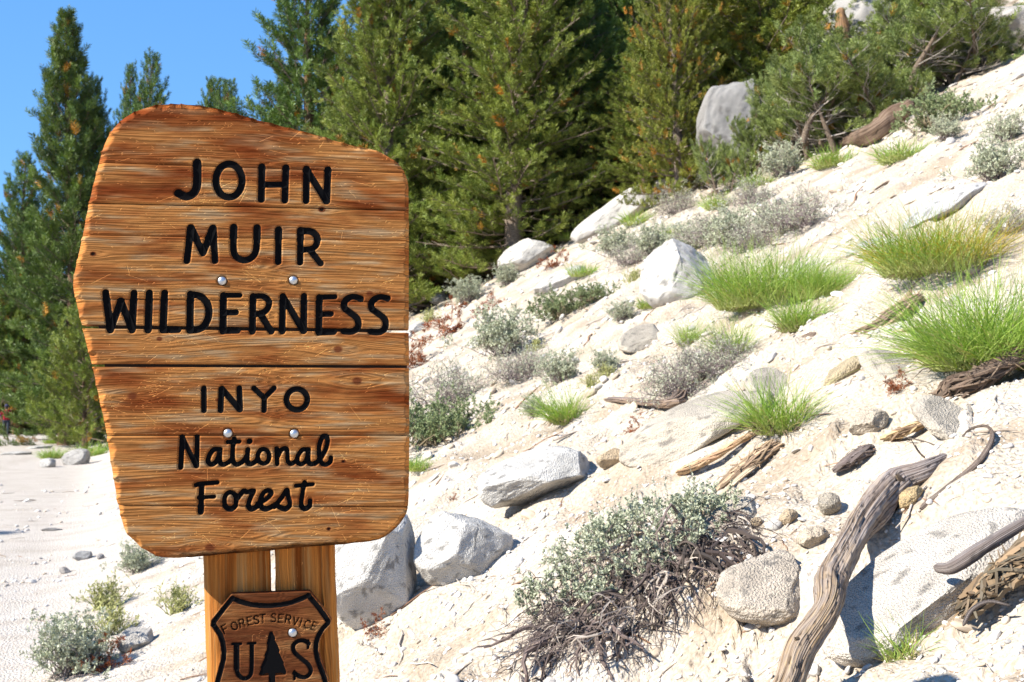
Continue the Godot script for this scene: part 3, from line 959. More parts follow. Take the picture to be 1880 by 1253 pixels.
		var topc := mb.add(Vector3((x0 + x1) / 2 - 0.026, y1, -0.0465 - dp / 2), Color.WHITE, Vector2.ZERO)
		for k in np:
			mb.tri(topc, ny * (np + 1) + k, ny * (np + 1) + k + 1)
		mb.outward()
		var po := thing("sign_post", ["split timber post under the left half of the plank sign, lit along its outer edge", "split timber post under the right half of the plank sign, with a small round knot"][s], "post", frame.origin, "split posts carrying the plank sign")
		po.transform = frame
		part("timber", mb.mesh(true), mats.post_wood, po)

func outline_top(p: PackedVector2Array) -> float:
	var t := -9.0
	for q in p:
		t = maxf(t, q.y)
	return t

func build_shield() -> void:
	var frame := Transform3D(Basis(Vector3(cos(0.16406), 0, -sin(0.16406)), Vector3.UP, Vector3(sin(0.16406), 0, cos(0.16406))), Vector3(-0.4943, 0.1355, -2.0000))
	frame.origin += frame.basis.z * -0.0225
	var root := thing("forest_service_shield", "brown wooden shield with black rim, tree emblem and FOREST SERVICE U S lettering", "sign", frame.origin)
	root.transform = frame
	var outline := PackedVector2Array([Vector2(-0.0198, -0.4832), Vector2(-0.0022, -0.4920), Vector2(0.0171, -0.4975), Vector2(0.0343, -0.4999), Vector2(0.0514, -0.5005), Vector2(0.0687, -0.4994), Vector2(0.0880, -0.4959), Vector2(0.1053, -0.4896), Vector2(0.1215, -0.4820), Vector2(0.1425, -0.5071), Vector2(0.1637, -0.5372), Vector2(0.1616, -0.5448), Vector2(0.1517, -0.5554), Vector2(0.1448, -0.5661), Vector2(0.1410, -0.5779), Vector2(0.1407, -0.5910), Vector2(0.1435, -0.6052), Vector2(0.1491, -0.6207), Vector2(0.1558, -0.6383), Vector2(0.1614, -0.6581), Vector2(0.1627, -0.6777), Vector2(0.1564, -0.6969), Vector2(0.1403, -0.7156), Vector2(0.1145, -0.7273), Vector2(0.0845, -0.7367), Vector2(0.0589, -0.7483), Vector2(0.0374, -0.7365), Vector2(0.0075, -0.7244), Vector2(-0.0202, -0.7103), Vector2(-0.0394, -0.6902), Vector2(-0.0486, -0.6707), Vector2(-0.0502, -0.6514), Vector2(-0.0466, -0.6345), Vector2(-0.0417, -0.6154), Vector2(-0.0383, -0.6006), Vector2(-0.0375, -0.5877), Vector2(-0.0396, -0.5726), Vector2(-0.0440, -0.5596), Vector2(-0.0501, -0.5497), Vector2(-0.0576, -0.5398), Vector2(-0.0557, -0.5291), Vector2(-0.0381, -0.5060)])
	var lo := Vector2(9, 9)
	var hi := Vector2(-9, -9)
	for p in outline:
		lo = lo.min(p)
		hi = hi.max(p)
	var box := Rect2(lo - Vector2(0.01, 0.01), hi - lo + Vector2(0.02, 0.02))
	var edge := outline_field(outline, box)
	var carve := Field.new()
	carve.setup(box.position.x, box.position.y, box.end.x, box.end.y)
	var L: Array = []
	L.append([[[Vector2(-0.0373, -0.5415), Vector2(-0.0310, -0.5545)], 0.0024], [[Vector2(-0.0373, -0.5415), Vector2(-0.0297, -0.5380)], 0.0024], [[Vector2(-0.0341, -0.5480), Vector2(-0.0280, -0.5451)], 0.0024]])
	L.append([[[Vector2(-0.0086, -0.5398), Vector2(-0.0101, -0.5370), Vector2(-0.0124, -0.5351), Vector2(-0.0149, -0.5345), Vector2(-0.0171, -0.5352), Vector2(-0.0186, -0.5372), Vector2(-0.0191, -0.5400), Vector2(-0.0185, -0.5431), Vector2(-0.0169, -0.5459), Vector2(-0.0147, -0.5478), Vector2(-0.0122, -0.5484), Vector2(-0.0100, -0.5476), Vector2(-0.0085, -0.5457), Vector2(-0.0080, -0.5428), Vector2(-0.0086, -0.5397)], 0.0024]])
	L.append([[[Vector2(-0.0023, -0.5447), Vector2(-0.0062, -0.5309), Vector2(-0.0000, -0.5294), Vector2(0.0026, -0.5310), Vector2(0.0034, -0.5338), Vector2(0.0019, -0.5363), Vector2(-0.0042, -0.5378)], 0.0024], [[Vector2(0.0004, -0.5367), Vector2(0.0064, -0.5427)], 0.0024]])
	L.append([[[Vector2(0.0168, -0.5254), Vector2(0.0085, -0.5268), Vector2(0.0114, -0.5409), Vector2(0.0197, -0.5395)], 0.0024], [[Vector2(0.0099, -0.5338), Vector2(0.0162, -0.5328)], 0.0024]])
	L.append([[[Vector2(0.0295, -0.5259), Vector2(0.0265, -0.5240), Vector2(0.0228, -0.5244), Vector2(0.0211, -0.5274), Vector2(0.0225, -0.5302), Vector2(0.0288, -0.5325), Vector2(0.0307, -0.5352), Vector2(0.0285, -0.5383), Vector2(0.0248, -0.5386), Vector2(0.0218, -0.5367)], 0.0024]])
	L.append([[[Vector2(0.0322, -0.5225), Vector2(0.0418, -0.5222)], 0.0024], [[Vector2(0.0370, -0.5224), Vector2(0.0379, -0.5367)], 0.0024]])
	L.append([[[Vector2(0.0618, -0.5241), Vector2(0.0592, -0.5218), Vector2(0.0554, -0.5216), Vector2(0.0532, -0.5243), Vector2(0.0542, -0.5272), Vector2(0.0601, -0.5305), Vector2(0.0616, -0.5334), Vector2(0.0589, -0.5361), Vector2(0.0551, -0.5359), Vector2(0.0525, -0.5335)], 0.0024]])
	L.append([[[Vector2(0.0754, -0.5240), Vector2(0.0668, -0.5228), Vector2(0.0655, -0.5370), Vector2(0.0741, -0.5382)], 0.0024], [[Vector2(0.0662, -0.5299), Vector2(0.0726, -0.5308)], 0.0024]])
	L.append([[[Vector2(0.0781, -0.5385), Vector2(0.0802, -0.5244), Vector2(0.0866, -0.5256), Vector2(0.0884, -0.5281), Vector2(0.0880, -0.5309), Vector2(0.0855, -0.5326), Vector2(0.0791, -0.5314)], 0.0024], [[Vector2(0.0839, -0.5323), Vector2(0.0872, -0.5402)], 0.0024]])
	L.append([[[Vector2(0.0941, -0.5281), Vector2(0.0955, -0.5431), Vector2(0.1030, -0.5304)], 0.0024]])
	L.append([[[Vector2(0.1048, -0.5461), Vector2(0.1086, -0.5324)], 0.0024]])
	L.append([[[Vector2(0.1249, -0.5397), Vector2(0.1230, -0.5367), Vector2(0.1194, -0.5353), Vector2(0.1157, -0.5377), Vector2(0.1134, -0.5444), Vector2(0.1149, -0.5488), Vector2(0.1185, -0.5501), Vector2(0.1217, -0.5491)], 0.0024]])
	L.append([[[Vector2(0.1385, -0.5421), Vector2(0.1304, -0.5384), Vector2(0.1249, -0.5515), Vector2(0.1330, -0.5551)], 0.0024], [[Vector2(0.1277, -0.5449), Vector2(0.1337, -0.5477)], 0.0024]])
	L.append([[smooth_path([Vector2(-0.0094, -0.5769), Vector2(-0.0085, -0.6146), Vector2(-0.0055, -0.6297), Vector2(0.0052, -0.6378), Vector2(0.0158, -0.6327), Vector2(0.0184, -0.6177), Vector2(0.0182, -0.5779)], 3), 0.0079], [[Vector2(-0.0092, -0.5769), Vector2(-0.0084, -0.6189)], 0.0105], [[Vector2(-0.0163, -0.5739), Vector2(-0.0014, -0.5744)], 0.0053], [[Vector2(0.0118, -0.5740), Vector2(0.0246, -0.5740)], 0.0048]])
	L.append([[smooth_path([Vector2(0.1215, -0.5783), Vector2(0.1127, -0.5726), Vector2(0.1019, -0.5729), Vector2(0.0934, -0.5806), Vector2(0.0952, -0.5926), Vector2(0.1077, -0.6050), Vector2(0.1208, -0.6163), Vector2(0.1259, -0.6284), Vector2(0.1189, -0.6386), Vector2(0.1070, -0.6385), Vector2(0.0961, -0.6316)], 3), 0.0083], [[Vector2(0.1205, -0.5729), Vector2(0.1203, -0.5859)], 0.0053], [[Vector2(0.0957, -0.6283), Vector2(0.0962, -0.6420)], 0.0053]])
	carve_letters(L, carve, root, 0.0010)
	# black rim cut just inside the outline
	var rim := []
	var inner := Geometry2D.offset_polygon(outline, -0.0062)
	for p in inner[0]:
		rim.append(p)
	rim.append(rim[0])
	var rb := MB.new()
	for i in rim.size() - 1:
		carve.stroke(rim[i], rim[i + 1], 0.0046, 0.004)
	trough(rb, rim, 0.0098, 0.0011)
	for i in range(0, rb.ix.size(), 3):
		if ((rb.v[rb.ix[i + 2]] - rb.v[rb.ix[i]]).cross(rb.v[rb.ix[i + 1]] - rb.v[rb.ix[i]])).z < 0.0:
			var t := rb.ix[i + 1]
			rb.ix[i + 1] = rb.ix[i + 2]
			rb.ix[i + 2] = t
	part("black_rim", rb.mesh(true), mats.black, root)
	# the pine tree emblem
	var tree := PackedVector2Array([Vector2(0.0521, -0.5477), Vector2(0.0569, -0.5587), Vector2(0.0609, -0.5675), Vector2(0.0592, -0.5696), Vector2(0.0654, -0.5807), Vector2(0.0689, -0.5895), Vector2(0.0668, -0.5915), Vector2(0.0732, -0.6048), Vector2(0.0769, -0.6125), Vector2(0.0757, -0.6146), Vector2(0.0814, -0.6278), Vector2(0.0806, -0.6327), Vector2(0.0703, -0.6295), Vector2(0.0628, -0.6303), Vector2(0.0613, -0.6302), Vector2(0.0621, -0.6626), Vector2(0.0493, -0.6620), Vector2(0.0497, -0.6308), Vector2(0.0467, -0.6292), Vector2(0.0382, -0.6325), Vector2(0.0313, -0.6312), Vector2(0.0359, -0.6206), Vector2(0.0341, -0.6184), Vector2(0.0389, -0.6078), Vector2(0.0424, -0.5993), Vector2(0.0407, -0.5971), Vector2(0.0451, -0.5875), Vector2(0.0460, -0.5778), Vector2(0.0447, -0.5756), Vector2(0.0475, -0.5627)])
	var tb := MB.new()
	for p in tree:
		tb.add(Vector3(p.x, p.y, -0.0013))
	var ti := Geometry2D.triangulate_polygon(tree)
	for i in range(0, ti.size(), 3):
		tb.tri(ti[i], ti[i + 1], ti[i + 2])
	if ((tb.v[tb.ix[2]] - tb.v[tb.ix[0]]).cross(tb.v[tb.ix[1]] - tb.v[tb.ix[0]])).z < 0.0:
		tb.flip()
	part("pine_tree_emblem", tb.mesh(true), mats.black, root)
	var r := 0.003
	for i in range(-50, 50):
		var y := box.get_center().y + i * 0.0015
		var e := Vector2(9, -9)
		for k in tree.size():
			var a := tree[k]
			var b := tree[(k + 1) % tree.size()]
			if (a.y <= y) != (b.y <= y):
				var x := a.x + (b.x - a.x) * (y - a.y) / (b.y - a.y)
				e = Vector2(minf(e.x, x), maxf(e.y, x))
		if e.y - e.x > 2 * r:
			carve.stroke(Vector2(e.x + r, y), Vector2(e.y - r, y), r, 0.003)
	var bolt: Vector2 = Vector2(0.0920, -0.5573)
	carve.stroke(bolt, bolt, 0.0088, 0.003)
	var t := wood(320, 448, 77, [[0, 0, 0.62, 0.5], [150, 90, 0.72, 0.4]], [[60, 300, 8, false]], 1.0, 60, Color(0.39, 0.215, 0.12), Color(0.60, 0.39, 0.22), Color(0.60, 0.45, 0.30))
	mats.shield_wood = wood_mat(t, 0.16)
	part("shield_board", board(outline, lo.y + 0.0004, hi.y - 0.0004, 0, 0, 0.0232, carve, edge, 0.0025, 0.0012, box, 61, false, false), mats.shield_wood, root)
	part("bolt", bolt_mesh(0.0082, 0.005), mats.steel, root, Vector3(bolt.x, bolt.y, -0.001))

# ---------------------------------------------------------------- pines
func needle_tuft(sd: int, n: int) -> ArrayMesh:      # a bottlebrush of needles, axis +Y, one unit long
	var r := RandomNumberGenerator.new()
	r.seed = sd
	var mb := MB.new()
	for i in n:
		var t := r.randf()
		var a := r.randf() * TAU
		var out := Vector3(cos(a), 0, sin(a))
		var dir := (out * r.randf_range(0.5, 1.0) + Vector3.UP * r.randf_range(0.35, 1.1)).normalized()
		var p := Vector3(0, t * 0.78, 0) + out * 0.02
		var ln := r.randf_range(0.26, 0.44) * (1.0 - 0.25 * t)
		var s := dir.cross(Vector3(r.randfn(), r.randfn(), r.randfn())).normalized() * 0.021
		var g := r.randf_range(0.75, 1.25)
		var col := Color(g, g, g)
		var q := mb.add(p - s * 0.6, col)
		mb.add(p + s * 0.6, col)
		mb.add(p + dir * ln * 0.6 + s, col)
		mb.add(p + dir * ln * 0.6 - s, col)
		mb.add(p + dir * ln + Vector3.UP * 0.03, col)
		mb.quad(q, q + 1, q + 2, q + 3)
		mb.tri(q + 3, q + 2, q + 4)
	return mb.mesh(false)

var tufts: Array = []

# kind of pine -> a thing with trunk, branches and crown, built at its real size
func make_pine(called: String, label: String, H: float, R: float, o: Dictionary) -> Node3D:
	var r := RandomNumberGenerator.new()
	r.seed = o.seed
	var root := thing(called, label, "pine tree")
	var tm := MB.new()
	var bm := MB.new()
	var spots: Array = []
	var tints: Array = []
	var stems: int = o.get("stems", 1)
	var tuft: float = o.get("tuft", 0.34)
	for st in stems:
		var lean := Vector3(r.randfn() * 0.04, 1, r.randfn() * 0.04)
		var foot := Vector3.ZERO
		var h := H
		if stems > 1:
			lean = Vector3(r.randfn() * 0.55 + o.get("sweep", 0.0), 1, r.randfn() * 0.5)
			foot = Vector3(r.randfn() * R * 0.3, -0.1, r.randfn() * R * 0.3)
			h = H * r.randf_range(0.55, 1.0)
		var tp := []
		var tr := []
		var r0: float = o.get("girth", 0.018) * h + 0.02
		for k in 9:
			var t := k / 8.0
			tp.append(foot + lean * (h * t) + Vector3(sin(t * 5.0 + st) * 0.012 * h, -0.25 if k == 0 else 0.0, cos(t * 4.0 + st * 2) * 0.012 * h))
			tr.append(maxf(0.012, r0 * (1.0 - t * 0.93)))
		tube(tm, tp, tr, 8, o.trunk, o.trunk.lerp(Color(0.26, 0.2, 0.15), 0.4))
		var base: float = o.get("base", 0.08)
		var nb: int = int(o.get("branches", 110) / (1 if stems == 1 else stems * 0.6))
		for b in nb:
			var t := base + (1.0 - base) * pow((b + r.randf()) / nb, 0.85)
			var u := (t - base) / (1.0 - base)
			var kf := t * 8.0
			var ki := mini(7, int(kf))
			var p0: Vector3 = tp[ki].lerp(tp[ki + 1], kf - ki)
			var az := b * 2.39996 + r.randf() * 0.8
			var ln: float = R * pow(1.0 - u, o.get("taper", 0.75)) * r.randf_range(0.55, 1.1) * (1.0 - 0.35 * maxf(0.0, 0.25 - u) * 4.0 * o.get("pinch", 1.0)) + 0.22
			if stems > 1:
				ln = R * 0.45 * (1.0 - 0.6 * u) * r.randf_range(0.5, 1.2)
			var pitch := lerpf(o.get("pitch0", -0.15), o.get("pitch1", 0.95), u) + r.randfn() * 0.14
			var d := Vector3(cos(az) * cos(pitch), sin(pitch), sin(az) * cos(pitch))
			var side := d.cross(Vector3.UP).normalized()
			var pts := []
			for k in 4:
				var s := k / 3.0
				pts.append(p0 + d * ln * s + Vector3.UP * ln * (0.22 * s * s - 0.08 * s) + side * ln * 0.05 * sin(s * 4.0 + b))
			var br := clampf(0.006 + ln * 0.010, 0.008, 0.035)
			var bc: Color = o.get("branch", Color(0.20, 0.16, 0.125))
			tube(bm, pts, [br, br * 0.8, br * 0.55, br * 0.3], 3, bc, bc)
			var bare: bool = u < o.get("bare", 0.0) and r.randf() < 0.75
			var nt := maxi(2, int(ln / o.get("spacing", 0.17)))
			for q in nt + 1:
				var s := lerpf(o.get("inner", 0.3), 1.0, float(q) / nt)
				var kk := mini(2, int(s * 3.0))
				var pp: Vector3 = pts[kk].lerp(pts[kk + 1], s * 3.0 - kk)
				var sd := 1.0 if q % 2 == 0 else -1.0
				var td := (d * 0.8 + side * sd * r.randf_range(0.3, 1.1) * (1.15 - s * 0.6) + Vector3.UP * r.randf_range(-0.05, 0.8)).normalized()
				var tl: float = (0.15 + ln * 0.26 * (1.1 - s)) * r.randf_range(0.6, 1.2)
				var pe: Vector3 = pp + td * tl
				if q < nt:
					tube(bm, [pp, (pp + pe) * 0.5 + Vector3.UP * tl * -0.05, pe], [br * 0.35, br * 0.3, 0.004], 3, bc, bc)
				if bare:
					continue
				for m in (2 if tl > tuft * 0.8 else 1):
					var at := pe if m == 0 else pp.lerp(pe, 0.45)
					var up := (td + Vector3.UP * r.randf_range(0.25, 0.9) + Vector3(r.randfn(), r.randfn(), r.randfn()) * 0.2).normalized()
					var x := up.cross(Vector3(r.randfn(), r.randfn(), r.randfn())).normalized()
					var sc := tuft * r.randf_range(0.7, 1.25) * (0.75 if u > 0.9 else 1.0)
					var bs := Basis(x, up, x.cross(up))
					spots.append(Transform3D(bs.scaled(Vector3.ONE * sc), at - up * sc * 0.25))
					var tone: Array = o.tones
					var c: Color = tone[0].lerp(tone[1], r.randf())
					if r.randf() < o.get("rust", 0.04):
						c = Color(0.30, 0.125, 0.02).lerp(Color(0.22, 0.15, 0.03), r.randf())
					tints.append(c * r.randf_range(0.95, 2.1))
	part("trunk", tm.mesh(true), mats.bark, root)
	part("branches", bm.mesh(false), mats.twig, root)
	var mm := MultiMesh.new()
	mm.transform_format = MultiMesh.TRANSFORM_3D
	mm.use_colors = true
	mm.mesh = tufts[o.seed % tufts.size()]
	mm.instance_count = spots.size()
	for i in spots.size():
		mm.set_instance_transform(i, spots[i])
		mm.set_instance_color(i, tints[i])
	var cr := MultiMeshInstance3D.new()
	cr.name = "crown"
	structure(cr, "stuff")
	cr.multimesh = mm
	cr.material_override = mats.needle
	root.add_child(cr, true)
	root.set_meta("size", Vector2(H, R))
	return root

func put_pine(proto: Node3D, first: Dictionary, label: String, x: float, z: float, H: float, R: float, turn: float, group: String) -> void:
	var k: String = proto.name
	var o := proto
	if first.has(k):
		o = proto.duplicate()
		o.name = numbered(RegEx.create_from_string("_\\d{3}$").sub(k, ""))
		add_child(o, true)
	first[k] = true
	var s: Vector2 = proto.get_meta("size")
	o.position = on_ground(x, z, -0.05)
	o.rotation = Vector3(0, turn, 0)
	o.scale = Vector3(R / s.y, H / s.x, R / s.y)
	o.set_meta("label", label)
	o.set_meta("group", group)

func build_trees() -> void:
	for i in 4:
		tufts.append(needle_tuft(300 + i, 54))
	var green := [Color(0.060, 0.100, 0.030), Color(0.105, 0.150, 0.038)]
	var yellow := [Color(0.100, 0.132, 0.028), Color(0.170, 0.190, 0.042)]
	var blue := [Color(0.060, 0.092, 0.026), Color(0.105, 0.140, 0.036)]
	var olive := [Color(0.095, 0.125, 0.038), Color(0.165, 0.19, 0.058)]
	var bark := Color(0.22, 0.16, 0.12)
	var pale := Color(0.42, 0.38, 0.34)
	var P := {}
	P.spire = make_pine("lodgepole_pine", "-", 16.0, 2.3, {"seed": 1, "tones": blue, "trunk": bark, "base": 0.01, "branches": 380, "pinch": 0.0, "taper": 0.62, "tuft": 0.50, "spacing": 0.26, "rust": 0.02, "pitch1": 1.15, "inner": 0.35})
	P.tall = make_pine("pine_tree", "-", 13.0, 2.4, {"seed": 2, "tones": green, "trunk": bark, "base": 0.015, "branches": 320, "taper": 0.55, "tuft": 0.40, "spacing": 0.20, "bare": 0.05, "rust": 0.03, "inner": 0.16, "pinch": 0.2})
	P.gold = make_pine("pine_tree", "-", 12.0, 2.3, {"seed": 3, "tones": yellow, "trunk": pale, "base": 0.015, "branches": 290, "taper": 0.5, "tuft": 0.37, "spacing": 0.19, "bare": 0.05, "rust": 0.03, "inner": 0.16, "pinch": 0.2})
	P.open = make_pine("pine_tree", "-", 12.0, 2.2, {"seed": 6, "tones": green, "trunk": Color(0.30, 0.19, 0.12), "base": 0.03, "branches": 230, "taper": 0.6, "tuft": 0.40, "spacing": 0.22, "rust": 0.03, "pitch1": 1.1})
	P.bushy = make_pine("young_pine", "-", 4.0, 1.6, {"seed": 4, "tones": yellow, "trunk": bark, "base": 0.02, "branches": 95, "taper": 0.6, "tuft": 0.32, "spacing": 0.16, "rust": 0.03, "pitch0": 0.1, "pinch": 0.0})
	P.shrub = make_pine("dwarf_pine", "-", 1.9, 1.5, {"seed": 5, "tones": olive, "trunk": Color(0.30, 0.26, 0.22), "branch": Color(0.34, 0.30, 0.26), "base": 0.18, "branches": 105, "stems": 8, "tuft": 0.25, "spacing": 0.12, "rust": 0.025, "girth": 0.022, "pitch0": 0.0, "bare": 0.3})
	P.rust = make_pine("pine_tree", "-", 11.0, 2.0, {"seed": 7, "tones": [Color(0.105, 0.125, 0.025), Color(0.165, 0.165, 0.03)], "trunk": pale, "base": 0.015, "branches": 280, "taper": 0.5, "tuft": 0.34, "spacing": 0.18, "rust": 0.085, "bare": 0.0, "inner": 0.16, "pinch": 0.2})
	var first := {}
	var rows := [
		["spire", -18.07, -44.00, 17.57, 2.7, 0.3, "tall dense spire-shaped pine standing alone beside the path, leftmost of the high trees"],
		["open", -27.49, -60.00, 15.16, 3.0, 1.2, "dark pine half cut by the frame edge behind the tall spire pine"],
		["tall", -29.90, -64.00, 13.05, 2.6, 2.2, "far pine in the frame corner behind the hikers"],
		["gold", -25.87, -61.00, 11.63, 3.0, 0.9, "yellow-green pine at the foot of the tall spire pine, above the hikers"],
		["bushy", -14.61, -37.00, 4.57, 1.9, 1.9, "low bushy pine with rusty tufts by the path bend, lowest under the spire pine"],
		["bushy", -28.00, -62.00, 4.86, 2.0, 4.0, "rounded young pine directly behind the two hikers"],
		["tall", -17.52, -46.00, 15.02, 2.0, 0.2, "slim dark pine between the spire pine and the sign board edge"],
		["open", -17.00, -50.00, 16.67, 2.3, 2.6, "lone pine tip in the blue gap above the top of the sign"],
		["open", -18.90, -53.00, 17.42, 1.7, 4.4, "small side tip left of the lone pine tip above the sign"],
		["tall", -16.79, -58.00, 16.53, 2.4, 3.4, "low far pine tip just above the sloping sign top, first right of the gap"],
		["open", -14.77, -56.00, 14.90, 2.4, 5.0, "low far pine tip above the sign top, second right of the gap"],
		["open", -6.07, -31.00, 12.04, 2.9, 0.6, "open blue-green pine with reddish trunk bordering the blue sky"],
		["tall", -9.00, -40.00, 10.84, 1.7, 2.0, "dark lower pine behind the open pine at the sky edge"],
		["gold", -2.86, -25.00, 10.84, 2.2, 1.7, "yellow-green pine with a pale bare trunk above the sign's corner"],
		["gold", -5.06, -33.00, 7.15, 1.9, 3.0, "short yellow-green pine right behind the sloping sign top"],
		["tall", -1.43, -27.00, 11.72, 2.3, 2.9, "tall dark green pine right of the pale-trunked pine"],
		["gold", 0.18, -23.50, 9.18, 2.2, 4.4, "broad olive pine over the darkest part of the grove"],
		["tall", 1.37, -25.00, 8.92, 1.9, 5.5, "pine with a dark straight trunk over the shaded hollow"],
		["tall", 2.94, -29.00, 10.93, 2.2, 0.8, "shaded blackish pine in the gap beside the orange-flecked pine"],
		["rust", 2.99, -19.50, 6.64, 1.0, 1.5, "orange-flecked pine standing at the left side of the big grey boulder"],
		["bushy", 2.08, -24.50, 3.05, 1.1, 2.5, "slim sapling pine with a pale bare top in front of the dark hollow"],
		["bushy", -0.90, -24.50, 2.50, 1.8, 3.3, "bushy young pine growing low beside the sign, above the pale rocks"],
		["bushy", -1.85, -26.00, 2.14, 1.4, 0.4, "darker bushy young pine pressed against the sign's edge"],
		["bushy", 0.19, -25.00, 1.23, 1.1, 5.1, "young pine with bright tufts next to the pale rock shelf"],
		["shrub", 1.18, -24.50, 0.60, 1.1, 1.1, "small pine sprig leaning out of the dark hollow over the slope"],
		["rust", 4.95, -21.00, 6.35, 2.2, 3.9, "rusty orange pine above the big grey boulder"],
		["gold", 4.80, -25.00, 7.81, 2.0, 0.3, "olive pine behind the big grey boulder, left of the rusty one"],
		["shrub", 4.29, -15.20, 1.73, 0.95, 0.7, "spreading dwarf pine just right of the big grey boulder"],
		["shrub", 4.41, -14.60, 1.46, 1.35, 2.4, "dwarf pine with bare twisted stems above the fallen dead trunk"],
		["shrub", 5.41, -15.50, 1.52, 1.45, 4.1, "tall clump of dwarf pine below the pale upper rocks"],
		["shrub", 6.17, -15.40, 1.23, 1.35, 5.3, "dwarf pine clump between the upper rocks and the green shrub"],
		["shrub", 7.16, -16.20, 0.90, 1.2, 0.1, "dwarf pine nearest the overhanging boulder at the frame corner"],
		["shrub", 4.31, -15.60, 1.05, 0.7, 3.5, "low dwarf pine spilling over the lower edge of the big grey boulder"],
		["tall", -5.57, -45.00, 15.76, 2.6, 1.0, "dim far pine between the pale-trunked pine and the sky"],
		["tall", -3.40, -41.00, 16.47, 2.7, 2.1, "far pine filling the gap behind the pale-trunked pine"],
		["open", -1.18, -38.00, 15.38, 2.7, 3.3, "far pine behind the tall dark green pine"],
		["tall", 0.93, -36.00, 13.99, 2.7, 4.6, "far pine behind the broad olive pine"],
		["gold", 2.72, -35.00, 12.33, 2.6, 5.9, "far pine behind the dark straight trunk"],
		["tall", 4.16, -32.00, 12.27, 2.6, 0.5, "far pine behind the shaded blackish pine"],
		["tall", 5.32, -31.00, 11.60, 2.5, 1.8, "far pine behind the orange-flecked pine"],
		["open", 6.12, -29.00, 10.84, 2.4, 3.1, "far pine behind the rusty orange pine"],
		["tall", 7.16, -27.00, 8.73, 2.2, 4.2, "far pine above the spreading dwarf pine"],
		["tall", -8.12, -48.00, 13.29, 2.0, 4.0, "far dim pine right of the open pine at the sky edge"],
		["bushy", 0.91, -25.50, 3.09, 1.7, 0.7, "bushy pine deep in the shaded hollow"],
		["bushy", 1.92, -26.00, 2.13, 1.5, 2.0, "dark young pine at the back of the shaded hollow"],
		["bushy", -0.53, -26.00, 4.34, 1.9, 3.0, "bushy pine with bare grey twigs behind the low young pines"],
		["bushy", 2.72, -25.50, 0.64, 1.3, 1.4, "dark young pine low against the white rock shelf"],
		["bushy", -0.43, -24.20, 1.32, 1.1, 2.3, "small young pine hanging over the white rock at the slope edge"],
		["gold", 2.77, -22.50, 3.72, 1.2, 2.7, "shorter olive pine leaning on the orange-flecked pine"],
		["gold", -3.72, -29.00, 8.08, 1.9, 5.2, "yellow-green pine half hidden behind the sign's sloping shoulder"],
		["bushy", -2.25, -26.00, 4.02, 1.9, 1.1, "dense bushy pine behind the sign's right shoulder"],
		["tall", 7.52, -25.00, 6.41, 2.0, 0.9, "green pine standing above the snag"],
		["gold", 5.68, -23.00, 3.74, 1.5, 2.6, "olive pine between the rusty pine and the snag"],
		["shrub", 6.66, -18.00, 1.77, 1.4, 0.5, "dwarf pine high up beside the pale high rock"],
		["shrub", 4.84, -15.00, 1.10, 1.3, 5.0, "dwarf pine directly behind the fallen dead trunk"],
		["shrub", 6.43, -15.20, 0.70, 1.2, 1.7, "dwarf pine leaning over the bright green shrub"],
		["bushy", -25.97, -61.00, 4.50, 2.6, 2.8, "low rounded pine right behind the red-shirted hiker's path bend"],
		["bushy", -14.75, -40.00, 5.13, 2.2, 0.2, "bushy young pine mostly hidden by the sign's left edge"],
		["bushy", -28.04, -60.00, 7.18, 3.0, 1.2, "wide bright young pine at the frame edge behind the hikers"],
		["gold", -27.55, -62.00, 9.26, 2.7, 3.0, "yellowish pine between the frame edge and the tall spire pine"],
		["shrub", 3.20, -16.30, 1.08, 0.62, 2.0, "low dwarf pine covering the foot of the big grey boulder"],
		["shrub", 4.07, -16.60, 0.88, 0.65, 4.0, "dwarf pine pressed to the right flank of the big grey boulder"],
		["gold", 4.20, -21.00, 2.80, 1.3, 5.0, "short olive pine rising right behind the big grey boulder"],
		["bushy", 6.05, -19.00, 2.18, 1.3, 0.4, "bushy green pine beside the snag, over the dwarf pines"],
		["bushy", 7.14, -18.50, 1.72, 1.3, 2.4, "bushy green pine under the frame top above the bright green shrub"],
		["bushy", 4.93, -20.00, 2.64, 1.3, 4.4, "bushy green pine between the big grey boulder and the snag"],
		["shrub", 5.18, -15.80, 1.35, 1.2, 3.4, "broad dwarf pine in the middle of the dwarf pine belt"],
		["shrub", 4.18, -16.00, 1.57, 0.9, 1.4, "dwarf pine at the low end of the dwarf pine belt"],
		["tall", -12.0, -11.4, 5.0, 1.0, 0.0, "pine beside the path whose shadow streaks cross the sand"],
	]
	for q in rows:
		var o: Array = q
		put_pine(P[o[0]], first, o[6], o[1], o[2], o[3], o[4], o[5], "pines round the trail")

# ---------------------------------------------------------------- shrubs, grass
func bush(called: String, label: String, cat: String, o: Dictionary) -> Node3D:
	var r := RandomNumberGenerator.new()
	r.seed = o.seed
	var root := thing(called, label, cat)
	var sm := MB.new()
	var lm := MB.new()
	var h: float = o.h
	for i in int(o.stems):
		var az := r.randf() * TAU
		var tilt: float = sqrt(r.randf()) * o.get("spread", 1.1)
		var d := Vector3(cos(az) * sin(tilt), cos(tilt), sin(az) * sin(tilt))
		var p: Vector3 = Vector3(r.randfn(), 0, r.randfn()) * o.get("base", 0.1) * 0.6 + Vector3(0, -0.02, 0)
		var ln: float = h * r.randf_range(0.55, 1.1)
		stem(r, sm, lm, p, d, ln, o.get("thick", 0.006), 0, o)
	if sm.ix.size():
		part("stems", sm.mesh(false), mats.twig, root)
	if lm.ix.size():
		part("leaves", lm.mesh(false), mats.leaf, root)
	return root

